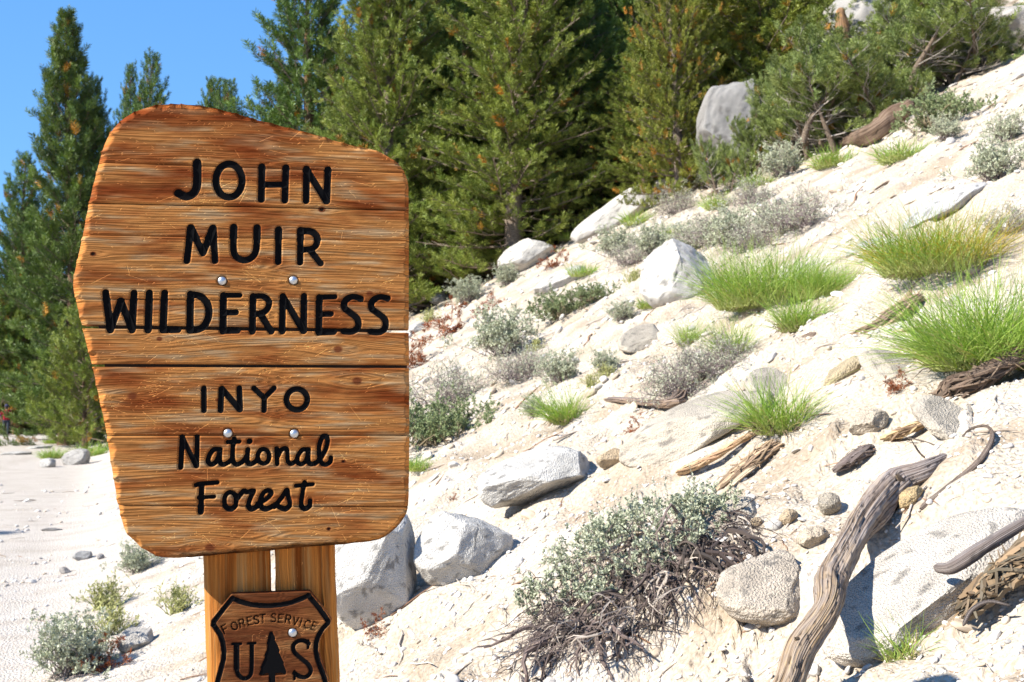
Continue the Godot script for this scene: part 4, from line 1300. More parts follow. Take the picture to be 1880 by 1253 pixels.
func stem(r: RandomNumberGenerator, sm: MB, lm: MB, p: Vector3, d: Vector3, ln: float, thick: float, level: int, o: Dictionary) -> void:
	var pts := [p]
	var rad := [thick]
	var n := 4
	var dd := d
	var kink: float = o.get("kink", 0.28)
	for k in n:
		dd = (dd + Vector3(r.randfn(), r.randfn(), r.randfn()) * kink + Vector3.UP * o.get("rise", 0.12)).normalized()
		pts.append(pts[k] + dd * ln / n)
		rad.append(thick * (1.0 - 0.75 * (k + 1) / n))
	var c: Color = o.twig
	c = c * r.randf_range(0.65, 1.25)
	tube(sm, pts, rad, 3 if level > 0 else 4, c, c * 1.15)
	if level < o.get("levels", 2):
		for q in int(o.get("forks", 3)):
			var s := r.randf_range(0.35, 1.0)
			var k := mini(n - 1, int(s * n))
			var a: Vector3 = pts[k].lerp(pts[k + 1], s * n - k)
			var f := (dd * 0.8 + Vector3(r.randfn(), r.randfn(), r.randfn()) * 0.55).normalized()
			stem(r, sm, lm, a, f, ln * r.randf_range(0.35, 0.6), thick * 0.5, level + 1, o)
	if level >= o.get("leaf_from", 1):
		for q in int(o.get("leaves", 8)):
			var s := sqrt(r.randf())
			var k := mini(n - 1, int(s * n))
			var a: Vector3 = pts[k].lerp(pts[k + 1], s * n - k)
			leaf(r, lm, a, dd, o)

func leaf(r: RandomNumberGenerator, lm: MB, a: Vector3, along: Vector3, o: Dictionary) -> void:
	var d := (along * 0.7 + Vector3(r.randfn(), r.randfn() + 0.3, r.randfn()) * 0.75).normalized()
	var s := d.cross(Vector3(r.randfn(), r.randfn(), r.randfn())).normalized()
	var l: float = o.get("leaf_len", 0.018) * r.randf_range(0.6, 1.3)
	var w: float = l * o.get("leaf_wide", 0.16)
	var t: Array = o.tones
	var c: Color = t[0].lerp(t[1], r.randf()) * r.randf_range(0.8, 1.2)
	var q := lm.add(a, c)
	lm.add(a + d * l * 0.55 + s * w, c)
	lm.add(a + d * l, c)
	lm.add(a + d * l * 0.55 - s * w, c)
	lm.quad(q, q + 1, q + 2, q + 3)

func grass_mesh(sd: int, n: int, hgt: float, r0: float, spread: float, o := {}) -> ArrayMesh:
	var r := RandomNumberGenerator.new()
	r.seed = sd
	var mb := MB.new()
	var lean: Vector3 = o.get("lean", Vector3(-0.12, 0, 0))
	var wide: float = o.get("wide", 0.0034)
	for i in n:
		var az := r.randf() * TAU
		var q := sqrt(r.randf())
		var foot := Vector3(cos(az), 0, sin(az)) * q * r0
		var az2 := az + r.randfn() * 1.1
		var tilt := absf(r.randfn()) * 0.24 * spread + q * 0.55 * spread
		var d := (Vector3(cos(az2) * sin(tilt), cos(tilt), sin(az2) * sin(tilt)) + lean).normalized()
		var ln := hgt * r.randf_range(0.45, 1.1)
		var droop := r.randf_range(0.1, 0.75)
		var side := d.cross(Vector3(r.randfn(), r.randfn() * 0.3, r.randfn())).normalized()
		var dry: bool = r.randf() < o.get("dry", 0.22)
		var c0 := Color(0.40, 0.42, 0.17)
		var c1 := Color(0.17, 0.30, 0.05).lerp(Color(0.36, 0.45, 0.10), r.randf())
		if o.get("gold", 0.0) > 0.0 and r.randf() < o.gold * (0.4 + 1.2 * smoothstep(-0.5, 0.8, foot.x / r0)):
			c1 = Color(0.40, 0.34, 0.05).lerp(Color(0.46, 0.30, 0.05), r.randf())
		if dry:
			c1 = Color(0.45, 0.36, 0.16)
		if dry:
			ln *= 0.7
			tilt *= 1.3
		var curl := side * r.randfn() * 0.10 + Vector3(r.randfn(), 0, r.randfn()) * 0.07
		var p: Vector3 = foot + Vector3(0, -0.02, 0)
		var dd := d
		var last := -1
		for k in 6:
			var s := k / 5.0
			var w := wide * (1.0 - s * s * 0.85) * 0.5
			var col := c0.lerp(c1, smoothstep(0.0, 0.45, s))
			var a := mb.add(p - side * w, col)
			mb.add(p + side * w, col)
			if last >= 0:
				mb.quad(last, last + 1, a + 1, a)
			last = a
			dd = (dd + Vector3.DOWN * droop * 0.22 + Vector3(dd.x, 0, dd.z) * 0.05 + curl).normalized()
			p += dd * ln / 5.0
	return mb.mesh(false)

func grass_tuft(label: String, x: float, z: float, m: ArrayMesh, size: float, turn: float, crown := 0.0) -> Node3D:
	var o := thing("grass_tuft", label, "grass tuft", on_ground(x, z), "bunch grass on the slope")
	o.rotation.y = turn
	o.scale = Vector3.ONE * size
	part("blades", m, mats.grass, o)
	if crown > 0.0:
		var r := RandomNumberGenerator.new()
		r.seed = int(x * 100) + 7
		var mb := MB.new()
		for i in 90:
			var az := r.randf() * TAU
			var q := sqrt(r.randf()) * crown
			var p := Vector3(cos(az) * q, 0.0, sin(az) * q)
			var d := (Vector3(cos(az) * 0.9 + 0.1, r.randf_range(-0.4, 0.6), sin(az) * 0.9)).normalized()
			var l := r.randf_range(0.03, 0.11) * crown * 9.0
			var c := Color(0.16, 0.115, 0.075) * r.randf_range(0.5, 1.7)
			tube(mb, [p, p + d * l * 0.5 + Vector3(0, 0.01, 0), p + d * l + Vector3(0, -0.015, 0)], [0.0035, 0.0028, 0.001], 3, c, c)
		part("root_crown", mb.mesh(false), mats.twig, o)
	return o

func put(o: Node3D, x: float, z: float, turn := 0.0, size := 1.0, lift := 0.0) -> Node3D:
	o.position = on_ground(x, z, lift)
	o.rotation.y = turn
	o.scale = Vector3.ONE * size
	return o

func build_grass() -> void:
	var g := []
	g.append(grass_mesh(41, 520, 0.33, 0.08, 0.85, {"lean": Vector3(-0.22, 0, 0.05)}))
	g.append(grass_mesh(42, 640, 0.34, 0.10, 0.9, {"lean": Vector3(-0.12, 0, 0.05)}))
	g.append(grass_mesh(43, 1700, 0.44, 0.25, 0.85, {"lean": Vector3(-0.14, 0.1, 0.05), "dry": 0.16}))
	g.append(grass_mesh(44, 1800, 0.42, 0.27, 0.85, {"lean": Vector3(-0.15, 0, 0.1), "gold": 0.55, "dry": 0.1}))
	g.append(grass_mesh(45, 1900, 0.48, 0.20, 0.95, {"lean": Vector3(-0.14, 0, 0.05), "dry": 0.1}))
	g.append(grass_mesh(46, 110, 0.20, 0.05, 0.9, {"wide": 0.004}))
	g.append(grass_mesh(47, 420, 0.30, 0.20, 0.9, {"wide": 0.008, "dry": 0.2}))
	grass_tuft("bright grass tuft leaning left above the big pale slab boulder", 0.35, -7.02, g[0], 1.0, 0.0, 0.09)
	grass_tuft("round green grass tuft alone on bare sand, above the two dead roots", 1.18, -4.78, g[1], 1.0, 0.0, 0.11)
	grass_tuft("wide light green grass clump right of the pointed white boulder", 1.71, -7.35, g[2], 1.22, 0.0, 0.12)
	grass_tuft("green grass clump with yellow foot behind the wide light green clump", 2.02, -7.01, g[2], 0.72, 1.9, 0.12)
	grass_tuft("green grass tuft rooted at the front of the wide light green clump", 1.69, -6.38, g[1], 0.98, 2.2, 0.1)
	grass_tuft("large grass clump turning golden yellow, highest of the big clumps", 2.33, -5.90, g[3], 1.08, 0.0, 0.15)
	grass_tuft("biggest green grass clump at the picture edge over a dark root mat", 1.92, -4.35, g[4], 1.04, 0.0, 0.2)
	grass_tuft("thin green grass tuft beside the dark sage twigs", 1.35, -6.60, g[0], 0.95, 0.4, 0.09)
	grass_tuft("pale green grass tuft left of the thin tuft near the dark sage twigs", 1.24, -7.63, g[0], 0.75, 2.8, 0.08)
	grass_tuft("tiny grass tuft in sand under the crooked log's shadow", 1.04, -2.87, g[5], 0.8, 0.3)
	grass_tuft("small sparse grass tuft at the tip of the dead stick shadow", 1.00, -2.88, g[5], 0.5, 1.3)
	grass_tuft("few grass blades beside the small stone above the frontmost sagebrush", 0.71, -4.21, g[5], 0.7, 2.3)
	var far := [
		["bright grass patch in front of the fallen dead trunk", 3.94, -13.10, 1.1, 0.5],
		["grass patch below the fallen dead trunk, over the grey brush", 3.44, -14.96, 1.0, 1.5],
		["grass streak on the slope below the grey block boulder", 2.78, -14.51, 0.9, 2.5],
		["grass at the tip of the pale rock shelf under the pines", 2.23, -18.96, 1.2, 3.5],
		["grass patch over a white rock in the middle slope", 0.98, -14.89, 0.9, 4.5],
		["small grass beside the white rock under the pines", 1.24, -23.30, 0.9, 5.5],
		["soft green grass patch between the brush and the rock shelf", 2.10, -14.06, 0.8, 0.2],
		["grass tuft at the foot of the pointed white boulder", 1.22, -9.46, 0.5, 1.0],
		["small grass tuft at the sign's edge under the green low shrub", -0.66, -7.82, 0.5, 2.0],
		["grass tuft at the path edge beside the two pale stones", -13.90, -32.83, 1.6, 3.0],
		["grass strip by the path under the low bushy pine", -13.08, -33.69, 2.0, 4.0],
		["light grass tuft where the path bends", -19.16, -45.38, 1.6, 5.0],
		["low grass behind the fallen dead trunk at the shrub", 3.85, -10.59, 1.0, 5.5],
	]
	for f in far:
		grass_tuft(f[0], f[1], f[2], g[6], f[3], f[4])

func build_shrubs() -> void:
	var sage := [Color(0.34, 0.36, 0.25), Color(0.48, 0.49, 0.35)]
	var grey := Color(0.21, 0.17, 0.155)
	var S1 := bush("sagebrush", "round grey-green sagebrush in the middle of the slope above the dead brush", "shrub", {"seed": 1, "h": 0.50, "stems": 60, "spread": 1.15, "base": 0.14, "twig": grey, "tones": sage, "leaves": 14, "leaf_len": 0.035, "leaf_wide": 0.2, "levels": 2})
	put(S1, -0.11, -11.30, 0.0, 0.85)
	var S2 := bush("dead_brush", "bare purple-grey brush lying between the round sagebrush and the green low shrub", "shrub", {"seed": 2, "h": 0.46, "stems": 75, "spread": 1.35, "base": 0.22, "twig": Color(0.23, 0.185, 0.175), "tones": sage, "leaves": 3, "leaf_len": 0.025, "levels": 2, "forks": 4, "kink": 0.4, "rise": 0.05})
	put(S2, -0.51, -10.14, 0.0, 1.0)
	copy(S2, "bare dark brush trailing right of the round sagebrush", on_ground(0.10, -9.64), 2.2, 0.72)
	copy(S2, "dark bare sage twigs above the smooth sand mound", on_ground(0.99, -6.25), 4.0, 0.62)
	copy(S2, "dark sage twigs beside the grass on the root's upper end", on_ground(1.21, -6.24), 1.0, 0.55)
	var S3 := bush("green_shrub", "low dense green shrub at the sign's edge", "shrub", {"seed": 3, "h": 0.31, "stems": 80, "spread": 1.4, "base": 0.26, "twig": Color(0.2, 0.16, 0.1), "tones": [Color(0.17, 0.22, 0.10), Color(0.28, 0.32, 0.16)], "leaves": 26, "leaf_len": 0.02, "leaf_wide": 0.24, "levels": 2})
	put(S3, -0.60, -8.60, 0.0, 1.0)
	copy(S3, "bright green shrub on the slope right of the fallen dead trunk", on_ground(4.70, -11.59), 1.2, 1.1)
	copy(S3, "green shrub in front of the hollow near the grey block boulder", on_ground(4.63, -23.91), 2.5, 0.9)
	copy(S3, "small green shrub above the middle slope, left of the brush band", on_ground(0.55, -12.05), 2.2, 0.8)
	copy(S3, "small yellow-green shrub right of the small green one", on_ground(0.87, -11.90), 0.3, 0.6)
	var band := [
		["sagebrush at the left end of the grey brush band", 1.51, -15.67, 0.75], ["sagebrush second in the grey brush band", 1.76, -13.38, 0.7],
		["sagebrush third in the grey brush band, behind the pointed boulder", 2.01, -12.01, 0.6], ["sagebrush fourth in the grey brush band", 2.25, -10.95, 0.68],
		["sagebrush at the high end of the grey brush band, tangled with dead brush", 2.47, -10.15, 0.5],
		["pale sagebrush under the white rock in the middle slope", -0.10, -20.30, 0.7], ["pale sagebrush under the young pines at the slope edge", -0.83, -20.43, 0.8],
		["small sagebrush by the picture edge among sharp stones", 3.42, -7.55, 0.5], ["small sagebrush tuft high on the bare slope", 4.14, -10.22, 0.4], ["faint sagebrush above the golden grass, near the edge", 4.05, -8.74, 0.4],
		["grey sagebrush below the fallen dead trunk", 3.64, -14.33, 0.75], ["grey sagebrush beside the grey block boulder", 3.49, -19.08, 0.6],
		["small sagebrush on the bare middle slope", 0.67, -7.88, 0.28], ["tiny sage sprig above the leaning grass tuft", 0.38, -8.40, 0.42], ["sage sprig between the slab boulder and the leaning grass", 0.16, -7.83, 0.25],
		["sagebrush on the path side right behind the sign's lower corner", -3.23, -9.42, 0.42], ["big sagebrush in the frame's lower corner by the path", -2.56, -6.34, 0.6],
		["sprig on the bare slope left of the pointed boulder", 0.98, -9.49, 0.3],
	]
	var k := 0
	for b in band:
		copy(S1, b[0], on_ground(b[1], b[2]), k * 1.7, b[3])
		k += 1
	copy(S2, "dead purple brush tangled in the high end of the grey brush band", on_ground(2.60, -9.68), 2.9, 0.85)
	copy(S2, "dead purple brush in the middle of the grey brush band", on_ground(2.15, -11.44), 5.1, 0.8)
	copy(S2, "purple-grey brush at the low end of the grey brush band", on_ground(1.54, -13.55), 0.8, 0.7)
	copy(S2, "purple-grey brush between the band's middle and the light green clump", on_ground(2.24, -9.94), 3.9, 0.7)
	copy(S2, "dry brush low under the grey block boulder", on_ground(2.63, -16.72), 2.0, 0.9)
	copy(S2, "dry brush beside the grass streak high on the slope", on_ground(3.02, -13.36), 5.5, 0.8)
	copy(S2, "dead brush under the golden grass at the picture edge", on_ground(2.76, -5.89), 0.4, 0.4)
	copy(S2, "bare grey brush under the dwarf pines", on_ground(5.59, -17.66), 0.9, 1.3)
	copy(S2, "bare grey brush at the shaded foot of the young pines", on_ground(-1.73, -31.11), 3.3, 2.6)
	var S4 := bush("yellow_herb", "pale yellow-green herb on the bank between path and sign post", "herb", {"seed": 5, "h": 0.22, "stems": 40, "spread": 0.9, "base": 0.07, "twig": Color(0.3, 0.3, 0.12), "tones": [Color(0.30, 0.31, 0.12), Color(0.44, 0.42, 0.17)], "leaves": 7, "leaf_len": 0.03, "leaf_wide": 0.14, "levels": 1})
	put(S4, -3.03, -8.19, 0, 1.0)
	copy(S4, "pale yellow herb above the corner sagebrush", on_ground(-2.62, -7.20), 1.0, 0.9)
	copy(S4, "sparse yellow herb left of the lit post edge", on_ground(-2.21, -7.24), 2.0, 0.8)
	copy(S4, "dry yellow herb on the bare slope between grass and dark twigs", on_ground(0.67, -7.65), 3.0, 0.5)
	copy(S4, "dry yellow herb right of the leaning grass tuft", on_ground(0.56, -7.66), 0.0, 0.4)
	copy(S4, "yellow herb in the dry red branches", on_ground(-1.56, -20.56), 5.0, 1.2)
	copy(S4, "yellow herb over the round sagebrush's right side", on_ground(0.25, -10.80), 4.0, 0.6)
	copy(S4, "yellow herb under the grey brush band", on_ground(1.35, -11.85), 1.3, 0.8)
	# dead pine boughs with red needles
	var S5 := bush("dry_red_bough", "fallen bough of rust-red needles beside the sign's edge", "dead branch", {"seed": 8, "h": 0.42, "stems": 16, "spread": 1.5, "base": 0.16, "twig": Color(0.22, 0.11, 0.06), "tones": [Color(0.17, 0.042, 0.016), Color(0.28, 0.088, 0.032)], "leaves": 20, "leaf_len": 0.06, "leaf_wide": 0.11, "levels": 1, "rise": -0.1, "forks": 4})
	put(S5, -1.26, -14.60, 0, 0.9)
	copy(S5, "rust-red needle bough left of the round sagebrush", on_ground(-0.96, -16.92), 1.4, 1.2)
	copy(S5, "rust-red bough above the round sagebrush", on_ground(-0.35, -17.18), 2.4, 0.7)
	copy(S5, "red needles on the middle slope under the white rock", on_ground(0.79, -19.09), 0.7, 0.8)
	copy(S5, "red needle spray on the smooth sand, left of the dead roots", on_ground(0.69, -5.90), 3.7, 0.22)
	copy(S5, "red needle spray at the foot of the white boulder by the post", on_ground(-0.58, -4.89), 4.7, 0.22)
	copy(S5, "red needle scrap on the bank right of the round tuft", on_ground(1.61, -4.46), 5.2, 0.2)
	copy(S5, "red needle scrap between the boulders and the slab", on_ground(-0.35, -6.64), 0.2, 0.1)
	copy(S5, "brown litter bough under the corner sagebrush", on_ground(-2.34, -6.35), 1.2, 0.42)
	build_big_sage(sage)

# the frontmost sagebrush: silver leaves above, a skirt of dead twisted wood hanging over a washed-out bank
func build_big_sage(sage: Array) -> void:
	var r := RandomNumberGenerator.new()
	r.seed = 77
	var at := on_ground(0.42, -3.91, 0.05)
	var root := thing("big_sagebrush", "frontmost sagebrush: silver leaves over a skirt of dead twisted wood", "shrub", at)
	var dead := MB.new()
	var live := MB.new()
	var lm := MB.new()
	var stalk := MB.new()
	var o := {"twig": Color(0.19, 0.15, 0.135), "tones": [Color(0.30, 0.325, 0.22), Color(0.47, 0.48, 0.345)], "leaves": 17, "leaf_len": 0.0135, "leaf_wide": 0.26, "levels": 1, "forks": 3, "leaf_from": 0, "kink": 0.3, "rise": 0.1}
	# leafy shoots on a flat cushion that runs up the slope
	for i in 330:
		var u := r.randf_range(-1.0, 1.0)
		var w := r.randf_range(-1.0, 1.0)
		if u * u + w * w > 1.0 or (absf(u - 0.25) < 0.22 and absf(w + 0.2) < 0.25 and r.randf() < 0.8):
			continue
		var x := u * 0.38 + 0.02
		var z := w * 0.26 - 0.14
		var y := gy(at.x + x, at.z + z) - at.y + 0.075 - 0.05 * (u * u + w * w)
		stem(r, live, lm, Vector3(x, y, z), Vector3(u * 0.8 + r.randfn() * 0.3, 1.0, w * 0.5 + r.randfn() * 0.3).normalized(), r.randf_range(0.05, 0.11), 0.0022, 0, o)
	# seed stalks
	for i in 26:
		var x := -0.30 + 0.021 * i * r.randf_range(0.7, 1.1) if i < 15 else r.randf_range(-0.05, 0.3)
		var z := r.randf_range(-0.28, -0.08)
		var y := gy(at.x + x, at.z + z) - at.y + 0.06
		var p := Vector3(x, y, z)
		var e := p + Vector3(r.randfn() * 0.02 - 0.01, r.randf_range(0.11, 0.19), r.randfn() * 0.015)
		var c := Color(0.36, 0.37, 0.26)
		tube(stalk, [p, p.lerp(e, 0.5) + Vector3(0.004, 0, 0), e], [0.0014, 0.0012, 0.0008], 3, c, c)
		for q in 22:
			leaf(r, stalk, p.lerp(e, 0.35 + 0.65 * q / 22.0), Vector3.UP, {"leaf_len": 0.009, "leaf_wide": 0.4, "tones": [c, Color(0.6, 0.6, 0.48)]})
	# dead wood: twisted branches that spill out and down
	for i in 760:
		var u := r.randf_range(-1.0, 1.0)
		var x := u * 0.36 + 0.03
		var z := r.randf_range(-0.12, 0.26)
		var y := gy(at.x + x, at.z + z) - at.y + r.randf_range(0.0, 0.07)
		var p := Vector3(x, y, z)
		var d := Vector3(u * 0.9 + r.randfn() * 0.45, r.randf_range(-0.6, 0.45), r.randf_range(0.2, 1.1)).normalized()
		var big := i < 60
		var n := 7
		var ln := r.randf_range(0.18, 0.36) if big else r.randf_range(0.08, 0.26)
		var th := r.randf_range(0.006, 0.012) if big else r.randf_range(0.0015, 0.0045)
		var pts := [p]
		var rad := [th]
		for k in n:
			d = (d + Vector3(r.randfn() * 0.34, r.randfn() * 0.28 - 0.24, r.randfn() * 0.30)).normalized()
			var q: Vector3 = pts[k] + d * ln / n
			var floor_y := gy(at.x + q.x, at.z + q.z) - at.y - 0.01
			q.y = maxf(q.y, floor_y)
			pts.append(q)
			rad.append(th * (1.0 - 0.7 * (k + 1.0) / n))
		var c := Color(0.105, 0.08, 0.07) * r.randf_range(0.4, 1.7)
		if r.randf() < 0.15:
			c = Color(0.40, 0.34, 0.28)
		tube(dead, pts, rad, 5 if big else 3, c, c)
		for q in (5 if big else 3):
			var k := r.randi_range(2, n - 1)
			var e := (d + Vector3(r.randfn(), r.randfn(), r.randfn()) * 0.8).normalized()
			var l := r.randf_range(0.03, 0.12)
			tube(dead, [pts[k], pts[k] + e * l * 0.5 + Vector3(r.randfn(), r.randfn(), r.randfn()) * 0.008, pts[k] + e * l + Vector3(0, -0.01, 0)], [th * 0.4, th * 0.3, 0.0006], 3, c, c)
	part("dead_wood", dead.mesh(false), mats.twig, root)
	part("shoots", live.mesh(false), mats.twig, root)
	part("leaves", lm.mesh(false), mats.leaf, root)
	part("seed_stalks", stalk.mesh(false), mats.leaf, root)
	# button-headed herb in front of it
	var h := thing("button_herb", "thin herb with four cream button flowers in front of the frontmost sagebrush", "herb", on_ground(0.37, -3.30))
	var hm := MB.new()
	for i in 70:
		var d := Vector3(r.randfn() * 0.5, 1.0, r.randfn() * 0.5).normalized()
		var p := Vector3(r.randfn() * 0.05, -0.01, r.randfn() * 0.04)
		var l := r.randf_range(0.05, 0.16)
		var c := Color(0.20, 0.27, 0.08).lerp(Color(0.30, 0.30, 0.13), r.randf())
		tube(hm, [p, p + d * l * 0.6, p + d * l + Vector3(d.x, -0.2, d.z) * l * 0.3], [0.0016, 0.0013, 0.0004], 3, c, c)
	part("stems", hm.mesh(false), mats.grass, h)
	for q in [Vector3(-0.055, 0.115, 0.02), Vector3(-0.02, 0.135, 0.0), Vector3(0.0, 0.11, 0.02), Vector3(0.035, 0.15, -0.01)]:
		var b := rock_mesh(Vector3(0.0085, 0.0075, 0.0085), 5, 5, 0.05, [], Color(0.60, 0.52, 0.36))
		part("flower_head", b, mats.leaf, h, q)
		var s := MB.new()
		tube(s, [Vector3(q.x * 0.3, -0.01, 0.0), q * 0.6, q], [0.0016, 0.0014, 0.0012], 4, Color(0.22, 0.26, 0.1), Color(0.3, 0.3, 0.14))
		part("flower_stem", s.mesh(true), mats.plain, h)

# ---------------------------------------------------------------- stones
func boulder(label: String, x: float, z: float, half: Vector3, sink: float, turn: Vector3, sd: int, o := {}) -> void:
	var b := MeshInstance3D.new()
	b.name = numbered(o.get("name", "boulder"))
	b.mesh = rock_mesh(half, sd, o.get("res", 22), o.get("rough", 0.09), o.get("cuts", []), o.get("tint", Color(0.60, 0.58, 0.55)))
	b.material_override = mats.stone
	b.position = on_ground(x, z, half.y * (1.0 - 2.0 * sink))
	b.rotation = turn
	add_child(b, true)
	tag(b, label, o.get("cat", "boulder"), o.get("group", ""))

func build_stones() -> void:
	var white := Color(0.66, 0.65, 0.63)
	var grey := Color(0.44, 0.43, 0.42)
	var tan_ := Color(0.55, 0.44, 0.31)
	boulder("flat pale granite slab with a shadowed overhang, above the frontmost sagebrush", 0.13, -5.63, Vector3(0.32, 0.15, 0.26), 0.10, Vector3(0.12, 0.15, 0.20), 11, {"tint": white, "res": 36, "rough": 0.07, "cuts": [[Vector3(-0.35, 0.9, 0.25).normalized(), 0.62], [Vector3(0.25, 0.55, 0.8).normalized(), 0.78], [Vector3(0.1, -0.72, 0.70).normalized(), 0.50], [Vector3(0.95, 0.1, 0.3).normalized(), 0.80]]})
	boulder("small round tan stone touching the flat pale slab", 0.50, -5.50, Vector3(0.075, 0.055, 0.06), 0.2, Vector3(0, 0.4, 0.2), 12, {"tint": tan_, "rough": 0.06})
	boulder("broad rough white boulder between the slab and the post boulder", -0.23, -5.09, Vector3(0.24, 0.20, 0.18), 0.22, Vector3(0.1, 0.5, 0.15), 13, {"tint": white, "res": 32, "cuts": [[Vector3(-0.6, 0.7, 0.5).normalized(), 0.55], [Vector3(0.2, 0.45, 0.9).normalized(), 0.55], [Vector3(0.5, 0.9, 0.1).normalized(), 0.6]]})
	boulder("big smooth white boulder right behind the post", -0.63, -5.04, Vector3(0.235, 0.30, 0.2), 0.12, Vector3(0.0, 0.2, -0.12), 14, {"tint": Color(0.70, 0.69, 0.67), "res": 34, "rough": 0.05, "cuts": [[Vector3(-0.55, 0.4, 0.75).normalized(), 0.62], [Vector3(0.9, 0.25, 0.3).normalized(), 0.66], [Vector3(0.2, 0.9, 0.4).normalized(), 0.8]]})
	boulder("pointed white boulder with dark lichen in the middle slope", 1.41, -9.18, Vector3(0.34, 0.34, 0.28), 0.2, Vector3(0.1, 0.2, 0.25), 15, {"tint": white, "res": 28, "cuts": [[Vector3(-0.7, 0.6, 0.4).normalized(), 0.5], [Vector3(0.6, 0.55, 0.55).normalized(), 0.58], [Vector3(0, 0.3, 1).normalized(), 0.7]]})
	boulder("large smooth pale rock lying under the crooked log's shadow", 1.19, -3.07, Vector3(0.37, 0.12, 0.21), 0.25, Vector3(0.1, 0.25, 0.50), 16, {"tint": Color(0.64, 0.60, 0.55), "res": 34, "rough": 0.045, "cuts": [[Vector3(-0.2, 0.95, 0.2).normalized(), 0.6], [Vector3(0.5, 0.4, 0.75).normalized(), 0.72], [Vector3(-0.1, -0.1, 1).normalized(), 0.8]]})
	boulder("smooth buff rock between the frontmost sagebrush and the crooked log", 0.81, -3.48, Vector3(0.17, 0.085, 0.16), 0.40, Vector3(0.12, 0.9, 0.42), 17, {"tint": Color(0.55, 0.49, 0.42), "res": 28, "rough": 0.10, "cuts": [[Vector3(-0.2, 0.9, 0.3).normalized(), 0.6], [Vector3(0.75, 0.1, 0.6).normalized(), 0.75], [Vector3(0.1, 0.3, 0.9).normalized(), 0.7]]})
	boulder("low smooth sand-coloured rock hump left of the round grass tuft", 0.91, -5.40, Vector3(0.42, 0.12, 0.28), 0.42, Vector3(0.12, 0.1, 0.42), 18, {"tint": Color(0.58, 0.53, 0.46), "res": 28, "rough": 0.05})
	boulder("big grey boulder face among the pines", 3.78, -18.0, Vector3(0.66, 1.04, 0.6), 0.08, Vector3(0.0, 0.3, -0.22), 19, {"tint": Color(0.36, 0.355, 0.35), "res": 30, "cuts": [[Vector3(-0.45, 0.35, 0.82).normalized(), 0.55], [Vector3(0.6, 0.5, 0.5).normalized(), 0.62], [Vector3(-0.3, 0.9, 0.1).normalized(), 0.75]]})
	boulder("white rock at the slope edge under the dark hollow", 0.31, -22.14, Vector3(0.62, 0.36, 0.5), 0.2, Vector3(0.1, 0.3, 0.35), 20, {"tint": white, "cuts": [[Vector3(-0.5, 0.8, 0.3).normalized(), 0.55], [Vector3(0.2, 0.5, 0.85).normalized(), 0.65], [Vector3(0.8, 0.6, 0).normalized(), 0.7]]})
	boulder("long white rock shelf rising to the grey block boulder", 2.00, -20.97, Vector3(0.98, 0.36, 0.5), 0.15, Vector3(0.05, 0.1, 0.58), 21, {"tint": white, "cuts": [[Vector3(-0.3, 0.9, 0.3).normalized(), 0.5], [Vector3(0, 0.4, 0.9).normalized(), 0.6], [Vector3(0.8, 0.2, 0.5).normalized(), 0.8]]})
	boulder("grey block boulder at the top of the white rock shelf", 3.25, -22.18, Vector3(0.40, 0.27, 0.32), 0.18, Vector3(0, 0.5, 0.1), 22, {"tint": grey, "cuts": [[Vector3(0, 1, 0.15).normalized(), 0.6], [Vector3(-0.5, 0.1, 0.8).normalized(), 0.65], [Vector3(0.7, 0.1, 0.6).normalized(), 0.65]]})
	boulder("whitish rock in the shade close to the sign's edge", -3.87, -44.51, Vector3(0.75, 0.7, 0.6), 0.2, Vector3(0, 0.9, 0.2), 23, {"tint": white})
	boulder("grey rock beside the whitish rock under the young pines", -5.79, -81.70, Vector3(0.6, 0.55, 0.6), 0.2, Vector3(0.3, 0.2, 0.2), 24, {"tint": grey})
	boulder("overhanging pale boulder in the top corner", 7.24, -15.5, Vector3(0.58, 0.42, 0.5), 0.0, Vector3(0, 0.3, 0.1), 25, {"tint": Color(0.54, 0.51, 0.47), "cuts": [[Vector3(-0.6, -0.5, 0.6).normalized(), 0.6], [Vector3(0, 1, 0.2).normalized(), 0.7], [Vector3(0.1, 0.1, 1).normalized(), 0.72]]})
	boulder("rounded grey rock leaning left of the overhanging boulder", 6.62, -15.3, Vector3(0.30, 0.42, 0.3), 0.1, Vector3(0, 0.3, 0.5), 26, {"tint": grey * 1.2})
	boulder("pale rock high above the dwarf pines, next to the snag", 6.44, -19.0, Vector3(1.0, 1.15, 0.8), 0.1, Vector3(0, 0.2, 0.3), 27, {"tint": grey})
	boulder("pale block in the dwarf pines under the snag", 5.62, -17.0, Vector3(0.35, 0.32, 0.3), 0.1, Vector3(0.2, 0.6, 0.1), 28, {"tint": white})
	boulder("white rock in the grove above the pale high rock", 7.71, -20.0, Vector3(0.9, 0.7, 0.7), 0.1, Vector3(0.2, 0.1, 0.1), 29, {"tint": grey * 1.35})
	boulder("bluish white slab set flat in the slope above the golden grass", 3.02, -7.46, Vector3(0.34, 0.08, 0.22), 0.4, Vector3(0.1, 0.1, 0.5), 30, {"tint": Color(0.60, 0.61, 0.63)})
	boulder("small bluish slab left of the golden grass", 2.53, -7.68, Vector3(0.16, 0.05, 0.12), 0.4, Vector3(0.1, 0.1, 0.5), 31, {"tint": Color(0.58, 0.59, 0.62)})
	boulder("white rock below the grass patch in the middle slope", 0.69, -15.07, Vector3(0.42, 0.16, 0.3), 0.35, Vector3(0.1, 0.1, 0.45), 32, {"tint": white})
	boulder("white stone near the rust-red boughs at the sign's edge", -1.77, -20.04, Vector3(0.2, 0.12, 0.15), 0.2, Vector3(0, 0.1, 0.3), 33, {"tint": white})
	boulder("pale stone above the rust-red boughs", -1.66, -24.85, Vector3(0.28, 0.18, 0.2), 0.2, Vector3(0, 0.5, 0.3), 34, {"tint": white})
